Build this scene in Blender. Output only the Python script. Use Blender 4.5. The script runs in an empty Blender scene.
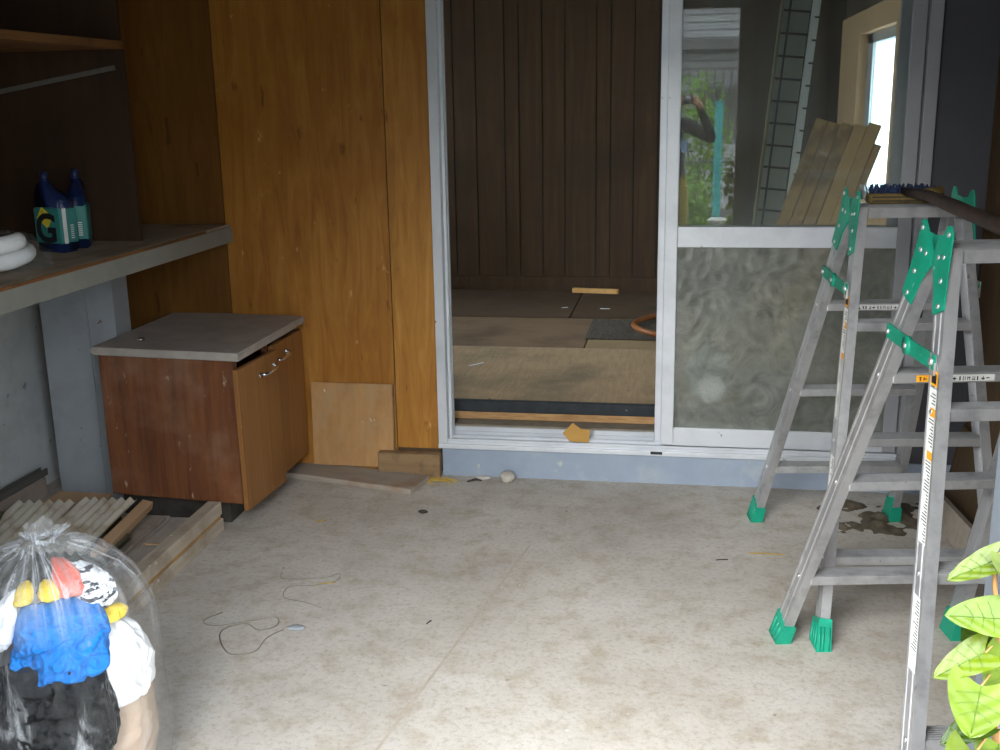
import bpy, bmesh, math, random
from mathutils import Vector, Matrix, noise, Euler

random.seed(11)
PI = math.pi
scene = bpy.context.scene
C = scene.collection

# ------------------------------------------------------------------ materials
def lin(h):
    h = h.lstrip('#')
    out = []
    for i in (0, 2, 4):
        c = int(h[i:i + 2], 16) / 255
        out.append(c / 12.92 if c <= .04045 else ((c + .055) / 1.055) ** 2.4)
    return (*out, 1)

def ramp(nt, fac, stops):
    r = nt.nodes.new('ShaderNodeValToRGB')
    els = r.color_ramp.elements
    while len(els) < len(stops): els.new(.5)
    for e, (p, c) in zip(els, stops):
        e.position = p
        e.color = lin(c) if isinstance(c, str) else c
    nt.links.new(fac, r.inputs[0])
    return r.outputs[0]

def nnoise(nt, vec, scale, detail=5, rough=.6, stretch=None, dist=0):
    if stretch:
        mp = nt.nodes.new('ShaderNodeMapping'); mp.inputs['Scale'].default_value = stretch
        nt.links.new(vec, mp.inputs['Vector']); vec = mp.outputs[0]
    n = nt.nodes.new('ShaderNodeTexNoise')
    n.inputs['Scale'].default_value = scale; n.inputs['Detail'].default_value = detail
    n.inputs['Roughness'].default_value = rough; n.inputs['Distortion'].default_value = dist
    nt.links.new(vec, n.inputs['Vector'])
    return n.outputs[0]

def mixc(nt, fac, a, b, mode='MIX'):
    m = nt.nodes.new('ShaderNodeMix'); m.data_type = 'RGBA'; m.blend_type = mode
    for s, v in ((0, fac), (6, a), (7, b)):
        if hasattr(v, 'links'): nt.links.new(v, m.inputs[s])
        elif s == 0: m.inputs[0].default_value = v
        else: m.inputs[s].default_value = lin(v) if isinstance(v, str) else v
    return m.outputs[2]

def newmat(name):
    m = bpy.data.materials.new(name); m.use_nodes = True
    nt = m.node_tree; b = nt.nodes['Principled BSDF']
    tc = nt.nodes.new('ShaderNodeTexCoord')
    return m, nt, b, tc.outputs['Object']

def mat(name, c1, c2=None, scale=6, stretch=None, rough=.6, metal=0, lo=.3, hi=.7, detail=5,
        blotch=None, bscale=2, blo=.5, bhi=.75, speck=None, sscale=30, slo=.7, shi=.74, sstretch=None,
        bump=0, bdist=.01, spec=.4, dist=0, trans=0):
    m, nt, b, co = newmat(name)
    n1 = nnoise(nt, co, scale, detail, .62, stretch, dist)
    col = ramp(nt, n1, [(lo, c1), (hi, c2 or c1)])
    if blotch:
        n2 = nnoise(nt, co, bscale, 4, .6)
        f = ramp(nt, n2, [(blo, (0, 0, 0, 1)), (bhi, (1, 1, 1, 1))])
        col = mixc(nt, f, col, blotch)
    if speck:
        n3 = nnoise(nt, co, sscale, 3, .55, sstretch)
        f = ramp(nt, n3, [(slo, (0, 0, 0, 1)), (shi, (1, 1, 1, 1))])
        col = mixc(nt, f, col, speck)
    nt.links.new(col, b.inputs['Base Color'])
    b.inputs['Roughness'].default_value = rough
    b.inputs['Metallic'].default_value = metal
    b.inputs['Specular IOR Level'].default_value = spec
    if trans:
        tr = nt.nodes.new('ShaderNodeBsdfTranslucent'); nt.links.new(col, tr.inputs[0])
        ms = nt.nodes.new('ShaderNodeMixShader'); ms.inputs[0].default_value = trans
        nt.links.new(b.outputs[0], ms.inputs[1]); nt.links.new(tr.outputs[0], ms.inputs[2])
        nt.links.new(ms.outputs[0], nt.nodes['Material Output'].inputs[0])
    if bump:
        bp = nt.nodes.new('ShaderNodeBump'); bp.inputs['Strength'].default_value = bump; bp.inputs['Distance'].default_value = bdist
        nt.links.new(n1, bp.inputs['Height']); nt.links.new(bp.outputs[0], b.inputs['Normal'])
    return m

def fresnel_glass(name, tint='#e8efee', ior=1.5, rough=.0, milky=0.0, milkcol='#c8d0d0'):
    m, nt, b, co = newmat(name); nt.nodes.remove(b)
    t = nt.nodes.new('ShaderNodeBsdfTransparent'); t.inputs[0].default_value = lin(tint)
    g = nt.nodes.new('ShaderNodeBsdfGlossy'); g.inputs['Roughness'].default_value = rough
    f = nt.nodes.new('ShaderNodeFresnel'); f.inputs[0].default_value = ior
    ms = nt.nodes.new('ShaderNodeMixShader')
    nt.links.new(f.outputs[0], ms.inputs[0]); nt.links.new(t.outputs[0], ms.inputs[1]); nt.links.new(g.outputs[0], ms.inputs[2])
    out = ms.outputs[0]
    if milky:
        d = nt.nodes.new('ShaderNodeBsdfDiffuse'); d.inputs[0].default_value = lin(milkcol)
        sm = ramp(nt, nnoise(nt, co, 5, 6, .6, (1, 1, .5)), [(.35, (milky * .3,) * 3 + (1,)), (.8, (milky * 2,) * 3 + (1,))])
        m2 = nt.nodes.new('ShaderNodeMixShader'); nt.links.new(sm, m2.inputs[0])
        nt.links.new(out, m2.inputs[1]); nt.links.new(d.outputs[0], m2.inputs[2]); out = m2.outputs[0]
    nt.links.new(out, nt.nodes['Material Output'].inputs[0])
    return m

def film(name, opac=.16, ztop=None, col='#f2f5f8', ior=1.4, rough=.12, bscale=9, bstr=.45, gl=.22):
    m, nt, b, co = newmat(name); nt.nodes.remove(b)
    n = nnoise(nt, co, bscale, 4, .6, (1.4, 1.4, .7), .8)
    bp = nt.nodes.new('ShaderNodeBump'); bp.inputs['Strength'].default_value = bstr; bp.inputs['Distance'].default_value = .02
    nt.links.new(n, bp.inputs['Height'])
    t = nt.nodes.new('ShaderNodeBsdfTransparent'); t.inputs[0].default_value = (.97, .98, .99, 1)
    g = nt.nodes.new('ShaderNodeBsdfGlossy'); g.inputs['Roughness'].default_value = rough
    f = nt.nodes.new('ShaderNodeFresnel'); f.inputs[0].default_value = ior
    d = nt.nodes.new('ShaderNodeBsdfDiffuse'); d.inputs[0].default_value = lin(col)
    nt.links.new(bp.outputs[0], g.inputs['Normal']); nt.links.new(bp.outputs[0], f.inputs['Normal'])
    ns = nnoise(nt, co, 16, 4, .6, (1.6, 1.6, .35), .6)
    op = ramp(nt, ns, [(.40, (opac * .15,) * 3 + (1,)), (.60, (opac * .6,) * 3 + (1,)), (.74, (min(.9, opac * 6),) * 3 + (1,))])
    if ztop:
        vm = nt.nodes.new('ShaderNodeVectorMath'); vm.operation = 'MULTIPLY'; vm.inputs[1].default_value = (1, 1, 0); nt.links.new(co, vm.inputs[0])
        vn_ = nt.nodes.new('ShaderNodeVectorMath'); vn_.operation = 'NORMALIZE'; nt.links.new(vm.outputs[0], vn_.inputs[0])
        st = ramp(nt, nnoise(nt, vn_.outputs[0], 9, 4, .7), [(.40, (.04,) * 3 + (1,)), (.55, (.22,) * 3 + (1,)), (.68, (.75,) * 3 + (1,))])  # white streaks paint in the reflected sheen along the gathered top
        sz = nt.nodes.new('ShaderNodeSeparateXYZ'); nt.links.new(co, sz.inputs[0])
        zf = ramp(nt, sz.outputs[2], [(ztop - .16, (0, 0, 0, 1)), (ztop, (.8, .8, .8, 1))])
        op = mixc(nt, 1.0, op, mixc(nt, 1.0, st, zf, 'MULTIPLY'), 'ADD')
    m1 = nt.nodes.new('ShaderNodeMixShader'); nt.links.new(op, m1.inputs[0]); nt.links.new(t.outputs[0], m1.inputs[1]); nt.links.new(d.outputs[0], m1.inputs[2])
    m2 = nt.nodes.new('ShaderNodeMixShader'); mu = nt.nodes.new('ShaderNodeMath'); mu.operation = 'MULTIPLY'; mu.inputs[1].default_value = gl; nt.links.new(f.outputs[0], mu.inputs[0])
    nt.links.new(mu.outputs[0], m2.inputs[0]); nt.links.new(m1.outputs[0], m2.inputs[1]); nt.links.new(g.outputs[0], m2.inputs[2])
    nt.links.new(m2.outputs[0], nt.nodes['Material Output'].inputs[0])
    return m

V = (5, 5, .35)      # vertical grain
GY = (6, .5, 6)      # grain along Y
GX = (.5, 6, 6)      # grain along X
M = {}
# concrete floor: several scales of mottling plus brown stains
def concrete():
    m, nt, b, co = newmat('worn_concrete')
    a = nnoise(nt, co, 2.2, 8, .65); fine = nnoise(nt, co, 60, 4, .7); mid = nnoise(nt, co, 11, 6, .65)
    col = ramp(nt, a, [(.3, '#aba49b'), (.5, '#bbb5ac'), (.72, '#c6c1ba')])
    col = mixc(nt, ramp(nt, mid, [(.48, (0, 0, 0, 1)), (.75, (.7, .7, .7, 1))]), col, '#978870')
    col = mixc(nt, ramp(nt, mid, [(.2, (.35, .35, .35, 1)), (.4, (0, 0, 0, 1))]), col, '#cbc8c4')
    col = mixc(nt, ramp(nt, fine, [(.35, (.35, .35, .35, 1)), (.5, (0, 0, 0, 1))]), col, '#837868')
    st = nnoise(nt, co, 26, 4, .55)
    col = mixc(nt, ramp(nt, st, [(.70, (0, 0, 0, 1)), (.76, (.7, .7, .7, 1))]), col, '#6e614c')
    w = nnoise(nt, co, 42, 3, .5)
    col = mixc(nt, ramp(nt, w, [(.72, (0, 0, 0, 1)), (.76, (.7, .7, .7, 1))]), col, '#d9d6d0')
    nt.links.new(col, b.inputs['Base Color']); b.inputs['Roughness'].default_value = .75; b.inputs['Specular IOR Level'].default_value = .25
    bp = nt.nodes.new('ShaderNodeBump'); bp.inputs['Strength'].default_value = .35; bp.inputs['Distance'].default_value = .004
    nt.links.new(fine, bp.inputs['Height']); nt.links.new(bp.outputs[0], b.inputs['Normal'])
    return m
M['concrete'] = concrete()

def plywood(k=1):
    m, nt, b, co = newmat('orange_plywood')
    g = nnoise(nt, co, 5, 7, .65, (4, 4, .45), 1.2)
    col = ramp(nt, g, [(.25, '#8a5c24'), (.5, '#ab7731'), (.75, '#c08f4b')])
    blot = nnoise(nt, co, 1.7, 5, .6)
    col = mixc(nt, ramp(nt, blot, [(.42, (0, 0, 0, 1)), (.75, (.6, .6, .6, 1))]), col, '#8a5518')
    f = nnoise(nt, co, 9, 3, .5, (3, 3, .8))
    col = mixc(nt, ramp(nt, f, [(.68, (0, 0, 0, 1)), (.74, (.6, .6, .6, 1))]), col, '#5a3410')
    w = nnoise(nt, co, 16, 3, .5, (1.5, 1.5, .7))
    col = mixc(nt, ramp(nt, w, [(.715, (0, 0, 0, 1)), (.75, (.5, .5, .5, 1))]), col, '#d8b888')
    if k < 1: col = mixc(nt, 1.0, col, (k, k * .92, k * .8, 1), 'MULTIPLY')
    nt.links.new(col, b.inputs['Base Color']); b.inputs['Roughness'].default_value = .5; b.inputs['Specular IOR Level'].default_value = .3
    return m
M['plywood'] = plywood(.82)
M['plywood_aged'] = plywood(.36)  # darker copy of the plywood, corner shade painted into its colour
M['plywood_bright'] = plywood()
M['ply_patch'] = mat('dusty_plywood', '#9a7246', '#b68d5c', 4, (3, 3, 1), .75, blotch='#a58c6b', bscale=7, speck='#d6cfc0', sscale=13, slo=.66, shi=.70)
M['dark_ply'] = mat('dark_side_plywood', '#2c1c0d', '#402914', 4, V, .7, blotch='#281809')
M['brown_ply'] = mat('brown_wall_plywood', '#4a3720', '#5e482c', 4, V, .7, blotch='#382813')
M['grey_panel'] = mat('grey_wall_panel', '#3f3f45', '#48484e', 3, None, .6, blotch='#38383d', bscale=3)
M['left_panel'] = mat('pale_grey_board', '#b9bec0', '#c8cbcb', 5, None, .8, blotch='#acb0b0', bscale=6, speck='#7d807f', sscale=24)
M['grey_steel'] = mat('grey_painted_steel', '#8d9297', '#999ea2', 4, None, .5, blotch='#84898e', bscale=5, speck='#6e4a30', sscale=26, slo=.725, shi=.75)
M['fascia'] = mat('grey_fascia', '#76766f', '#85847c', 6, None, .6, speck='#6a5d4c', sscale=30)
M['base_paint'] = mat('blue_grey_paint', '#8490a0', '#919cab', 5, None, .6, blotch='#9aa2a8', bscale=9, blo=.55, speck='#b3b2a4', sscale=20, slo=.7, shi=.76)
M['ceiling'] = mat('dark_ceiling', '#3a332b', '#4a4238', 3, None, .9)
M['interior_panel'] = mat('woodgrain_panel', '#3d2a18', '#503922', 3, (6, 6, .3), .55, blotch='#352615', bscale=1.5, dist=1.5)
M['interior_dark'] = mat('interior_brown', '#4a3826', '#57432e', 3, V, .7)
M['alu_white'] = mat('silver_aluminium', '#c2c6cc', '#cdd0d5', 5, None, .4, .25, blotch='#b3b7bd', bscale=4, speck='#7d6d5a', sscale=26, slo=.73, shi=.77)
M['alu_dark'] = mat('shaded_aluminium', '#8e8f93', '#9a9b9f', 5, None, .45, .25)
M['alu'] = mat('ladder_aluminium', '#a3a3a4', '#b8b8b9', 12, (1, 1, .3), .40, .6, blotch='#8d8d8f', bscale=14, speck='#8b8175', sscale=45, slo=.7, shi=.76)
M['alu_groove'] = mat('ladder_groove', '#96938f', '#a29f9b', 8, None, .5, .5)
M['green'] = mat('green_plastic', '#0d8468', '#12987a', 9, None, .45, 0, blotch='#0b7a60', bscale=12, speck='#8fc7b8', sscale=34, slo=.71, shi=.75)
M['rivet'] = mat('rivet_metal', '#d6d6d6', None, rough=.3, metal=.8)
M['sticker'] = mat('white_sticker', '#d8d8d4', '#e4e4e0', 20, None, .5)
M['orange_sticker'] = mat('orange_sticker', '#e69a1c', '#eda829', 20, None, .5)
M['yellow_sticker'] = mat('yellow_sticker', '#ddcb3a', None, 20, None, .5)
M['ink'] = mat('black_ink', '#1b1b1d', None, rough=.6)
M['clear_glass'] = fresnel_glass('clear_glass', '#f3f6f5', 1.52, 0, .035)
M['dark_wood'] = mat('cabinet_wood', '#562f1a', '#80502f', 4, (6, 6, .5), .55, blotch='#8e6f58', bscale=3.2, blo=.46, bhi=.8, speck='#b09c8a', sscale=19, slo=.665, shi=.75, sstretch=(2.2, 2.2, .8))
M['door_wood'] = mat('oak_print_door', '#7d5225', '#96683a', 3, (14, 14, .4), .5, blotch='#7a4f22', bscale=3, speck='#b59c7c', sscale=22, slo=.73, shi=.77, dist=.6)
M['top_grey'] = mat('dusty_worktop', '#968e86', '#aaa29a', 9, None, .55, blotch='#b0a89f', bscale=5, speck='#9a948c', sscale=26)
M['black_dirty'] = mat('dirty_plinth', '#2a2825', '#4a4640', 10, None, .7)
M['chrome'] = mat('chrome', '#d8d8d8', None, rough=.18, metal=1)
M['old_wood'] = mat('weathered_wood', '#a29381', '#bfb1a0', 5, GY, .85, blotch='#857663', bscale=6, speck='#cdc2b3', sscale=22)
M['old_wood2'] = mat('weathered_plank', '#b0a69b', '#c4bab0', 5, GY, .85, blotch='#8a7d70', bscale=5)
M['old_wood3'] = mat('weathered_dark_plank', '#94857a', '#a89a8d', 5, GY, .85, blotch='#74655a', bscale=9)
M['orange_rot'] = mat('split_wood', '#94713f', '#b48a4e', 6, GY, .8, blotch='#7d6647', bscale=6)
M['wedge_wood'] = mat('cut_softwood', '#b3906c', '#c2a17e', 5, GY, .8)
M['block_wood'] = mat('rough_block', '#7f6648', '#957a58', 4, GX, .85, blotch='#4e4033', bscale=8, blo=.5, bhi=.7)
M['floor_board'] = mat('grey_old_board', '#8f8478', '#a09588', 5, GX, .85, blotch='#8a6e57', bscale=6, blo=.55)
M['poly'] = mat('yellowed_plastic', '#e2dac6', '#f2eee4', 6, (4, .6, 4), .4, blotch='#a98d5c', bscale=8, blo=.48, bhi=.75, trans=.3)
M['olive'] = mat('olive_plastic', '#4b4936', '#5d5a45', 6, (4, .6, 4), .5, trans=.1)
M['steel_dark'] = mat('dark_steel', '#55544f', '#646159', 9, GY, .6)
M['shelf_ply'] = mat('dusty_counter_board', '#8d7d69', '#a3937e', 5, GY, .8, blotch='#746451', bscale=5)
M['shelf_wood'] = mat('rough_shelf_wood', '#5d3d1c', '#7c5226', 4, GY, .75, blotch='#3d2912', bscale=6)
M['bottle'] = mat('navy_plastic', '#17244a', '#1c2c54', 5, None, .35)
M['label_teal'] = mat('teal_label', '#327a74', '#3d8680', 8, None, .4)
M['hose_white'] = mat('white_hose', '#e0e0de', '#ebebe9', 5, None, .4)
M['tatami'] = mat('bare_mat_board', '#987f60', '#b09474', 9, (8, .8, 1), .9, blotch='#776853', bscale=2.5, speck='#5d4f3c', sscale=34)
M['tatami2'] = mat('dull_mat_board', '#6e5741', '#80684f', 9, (.8, 9, 1), .9, blotch='#5c4734', bscale=3)
M['tatami3'] = mat('dark_mat_board', '#493726', '#584430', 8, None, .9)
M['tatami_tan'] = mat('tan_mat_board', '#86704f', '#937d5c', 8, None, .9)
M['woven'] = mat('woven_grey_mat', '#3d362f', '#5d544a', 70, (1, .3, 1), .9)
M['border_black'] = mat('black_cloth_border', '#23262a', '#33373b', 20, None, .8, speck='#6c6a62', sscale=30)
M['straw'] = mat('straw_core', '#94704a', '#b48f62', 30, (.4, 1, 3), .9, lo=.35, hi=.6)
M['dust'] = mat('sill_dust', '#6e6558', '#857a6a', 25, None, .95)
M['card'] = mat('cardboard', '#a8803f', '#b58d4c', 8, None, .85)
M['stone'] = mat('pale_stone', '#a39d94', '#b8b2a8', 20, None, .9, bump=.5)
M['raw_wood'] = mat('pale_window_wood', '#d8ac82', '#e6bc92', 3, V, .7)
M['plank_new'] = mat('new_plank', '#dea866', '#ecbd7c', 3, V, .7, blotch='#c4986a', bscale=4)
M['plank_dark'] = mat('stained_plank', '#7d5f42', '#cfa06c', 2.4, (1.5, 1.5, 1.2), .75, lo=.42, hi=.56)
M['ladder_wood'] = mat('dull_rail', '#8c8468', '#9a9276', 6, None, .6)
M['panel_pale'] = mat('pale_backing', '#b5b5b2', '#c6c6c4', 2, None, .6)
M['rail_bright'] = mat('white_rail', '#dedede', '#e8e8e8', 6, None, .5)  # window light on this rail is painted in as a paler colour
M['dark_bar'] = mat('dark_bar', '#23221f', '#2c2b27', 6, None, .6)
M['broom_block'] = mat('broom_block', '#5d4a22', '#86703a', 9, GX, .7, blotch='#33291a', bscale=20)
M['broom_handle'] = mat('broom_handle', '#33261f', '#45352d', 12, None, .6, blotch='#2a1f1a', bscale=18)
M['bristle'] = mat('blue_bristles', '#1e2a48', '#283a60', 30, None, .8)
M['hose'] = mat('orange_hose', '#7d4a22', '#8f572a', 8, None, .4)
M['wire'] = mat('thin_wire', '#8f897d', None, rough=.5, metal=.4)
M['blue_cloth'] = mat('blue_cloth', '#0d68b8', '#1c80d0', 14, None, .9, bump=.6, bdist=.03, blotch='#0a5aa6', bscale=8)
M['yellow_cloth'] = mat('yellow_cloth', '#dcb92c', '#ecd04a', 14, None, .9, bump=.4)
M['red_plastic'] = mat('coral_plastic', '#d4604e', '#e07a66', 10, None, .5)
M['white_paper'] = mat('white_paper', '#eceef0', '#f7f8fa', 9, None, .85)
M['print_paper'] = mat('printed_paper', '#d4d6da', '#e9ebee', 9, None, .8, speck='#34363c', sscale=60, slo=.52, shi=.56, sstretch=(.5, .5, 1.6))
M['brown_paper'] = mat('brown_paper', '#a58f7c', '#b8a491', 9, None, .85)
M['film'] = film('clear_bag_film', .055, .60, ior=1.33)
M['film2'] = film('small_bag_film', .10, bscale=22)
def blackbag():
    m = mat('black_bag', '#0b0c0e', '#131417', 34, None, .2, bump=1, bdist=.04, spec=.8, dist=1.6)
    return m
M['black_bag'] = blackbag()
def leafmat(name, a, bcol):
    return mat(name, a, bcol, 16, None, .38, spec=.5, trans=.3, bump=.15, lo=.35, hi=.65)
M['leaf'] = leafmat('fresh_leaf', '#425003', '#5a6c06')
M['leaf_pale'] = leafmat('pale_leaf', '#4e6212', '#647a1c')
M['leaf_deep'] = leafmat('deep_leaf', '#263803', '#344a05')
M['vein'] = leafmat('leaf_vein', '#48681c', '#527224')
M['vine'] = mat('vine_stem', '#8d4a34', '#7e7a3c', 12, None, .6)
M['skin'] = mat('skin', '#b98a6c', '#c29375', 6, None, .55)
M['shirt'] = mat('dark_shirt', '#1b1c20', '#232428', 6, None, .9)
M['trousers'] = mat('olive_yellow_trousers', '#8f7f28', '#a08e30', 6, None, .9)
M['hair'] = mat('black_hair', '#14110f', None, rough=.5)
M['camera_body'] = mat('camera_black', '#1a1a1c', '#222224', 9, None, .4)
M['patch_blue'] = mat('pale_blue_patch', '#8fb2d8', None, rough=.7)
M['siding'] = mat('white_siding', '#a9a9aa', '#b4b4b5', 3, None, .7)
M['siding_dark'] = mat('grey_eave', '#5d5b5a', '#6a6866', 3, None, .7)
M['teal'] = mat('teal_paint', '#3f9c98', '#4aa8a4', 5, None, .5)
M['bush'] = mat('bush_leaf', '#5f8a2e', '#86ad45', 8, None, .6, trans=.3)
M['bark'] = mat('bark', '#5b4a38', '#6b5a46', 9, None, .9)
M['red_pot'] = mat('red_plastic', '#b03038', None, rough=.5)
M['ground'] = mat('outside_ground', '#5c5a55', '#6a6762', 3, None, .9)
M['white_block'] = mat('pale_concrete', '#b5b1aa', '#c2beb7', 5, None, .85)
M['debris'] = mat('muddy_debris', '#3d3528', '#6b6152', 22, None, .95)
M['straw_bits'] = mat('dry_straw', '#b3933c', '#c7a850', 14, None, .9)
M['dark_bit'] = mat('dark_twig', '#3a352e', None, rough=.9)
M['frost_pane'] = None

def frosted_lower():
    m, nt, b, co = newmat('patterned_frosted_glass'); nt.nodes.remove(b)
    v = nt.nodes.new('ShaderNodeTexVoronoi'); v.inputs['Scale'].default_value = 26; v.feature = 'F1'
    nt.links.new(co, v.inputs['Vector'])
    bp = nt.nodes.new('ShaderNodeBump'); bp.inputs['Strength'].default_value = .45; bp.inputs['Distance'].default_value = .008
    nt.links.new(v.outputs[0], bp.inputs['Height'])
    gl = nt.nodes.new('ShaderNodeBsdfGlossy'); gl.inputs['Roughness'].default_value = .25; nt.links.new(bp.outputs[0], gl.inputs['Normal'])
    rf = nt.nodes.new('ShaderNodeBsdfRefraction'); rf.inputs['Roughness'].default_value = .28; rf.inputs['IOR'].default_value = 1.12
    rf.inputs[0].default_value = lin('#dfe6e2'); nt.links.new(bp.outputs[0], rf.inputs['Normal'])
    d = nt.nodes.new('ShaderNodeBsdfDiffuse')
    nt.links.new(mixc(nt, .6, ramp(nt, v.outputs[0], [(.1, '#7c7d76'), (.6, '#a8a9a2')]), ramp(nt, nnoise(nt, co, 8, 7, .7, None, 2.2), [(.36, '#4c4d47'), (.64, '#d0d0c8')])), d.inputs[0])
    f = nt.nodes.new('ShaderNodeFresnel'); f.inputs[0].default_value = 1.5; nt.links.new(bp.outputs[0], f.inputs[1])
    m1 = nt.nodes.new('ShaderNodeMixShader'); m1.inputs[0].default_value = .55
    nt.links.new(rf.outputs[0], m1.inputs[1]); nt.links.new(d.outputs[0], m1.inputs[2])
    m2 = nt.nodes.new('ShaderNodeMixShader'); nt.links.new(f.outputs[0], m2.inputs[0])
    tr = nt.nodes.new('ShaderNodeBsdfTransparent'); tr.inputs[0].default_value = lin('#d5dad6')
    m3 = nt.nodes.new('ShaderNodeMixShader'); m3.inputs[0].default_value = .45
    nt.links.new(m1.outputs[0], m3.inputs[1]); nt.links.new(tr.outputs[0], m3.inputs[2])
    nt.links.new(m3.outputs[0], m2.inputs[1]); nt.links.new(gl.outputs[0], m2.inputs[2])
    nt.links.new(m2.outputs[0], nt.nodes['Material Output'].inputs[0])
    return m
M['frost_low'] = frosted_lower()
def pale_spot():
    m, nt, b, co = newmat('dusty_smudge'); nt.nodes.remove(b)
    mp = nt.nodes.new('ShaderNodeMapping'); mp.inputs['Location'].default_value = (.258, 0, -.232); nt.links.new(co, mp.inputs['Vector'])
    ln = nt.nodes.new('ShaderNodeVectorMath'); ln.operation = 'LENGTH'; nt.links.new(mp.outputs[0], ln.inputs[0])
    n = nnoise(nt, co, 60, 4, .6, (1, 1, 1), 3)
    fa = ramp(nt, ln.outputs['Value'], [(.02, (.42, .42, .42, 1)), (.045, (.25, .25, .25, 1)), (.068, (0, 0, 0, 1))])
    fac = mixc(nt, 1.0, fa, ramp(nt, n, [(.3, (.3, .3, .3, 1)), (.7, (1, 1, 1, 1))]), 'MULTIPLY')
    d = nt.nodes.new('ShaderNodeBsdfDiffuse'); d.inputs[0].default_value = lin('#dfe4df')
    t = nt.nodes.new('ShaderNodeBsdfTransparent'); ms = nt.nodes.new('ShaderNodeMixShader')
    nt.links.new(fac, ms.inputs[0]); nt.links.new(t.outputs[0], ms.inputs[1]); nt.links.new(d.outputs[0], ms.inputs[2])
    nt.links.new(ms.outputs[0], nt.nodes['Material Output'].inputs[0]); return m
M['smudge'] = pale_spot()

def frosted_window():
    m, nt, b, co = newmat('bright_frosted_glass'); nt.nodes.remove(b)
    t = nt.nodes.new('ShaderNodeBsdfTranslucent')
    nt.links.new(ramp(nt, nnoise(nt, co, 9, 5, .6), [(.3, '#d3e2e6'), (.7, '#eef5f7')]), t.inputs[0])
    tr = nt.nodes.new('ShaderNodeBsdfTransparent'); tr.inputs[0].default_value = (.9, .95, .97, 1)
    m1 = nt.nodes.new('ShaderNodeMixShader'); m1.inputs[0].default_value = .25
    nt.links.new(t.outputs[0], m1.inputs[1]); nt.links.new(tr.outputs[0], m1.inputs[2])
    nt.links.new(m1.outputs[0], nt.nodes['Material Output'].inputs[0])
    return m
M['frost_pane'] = frosted_window()

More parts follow.
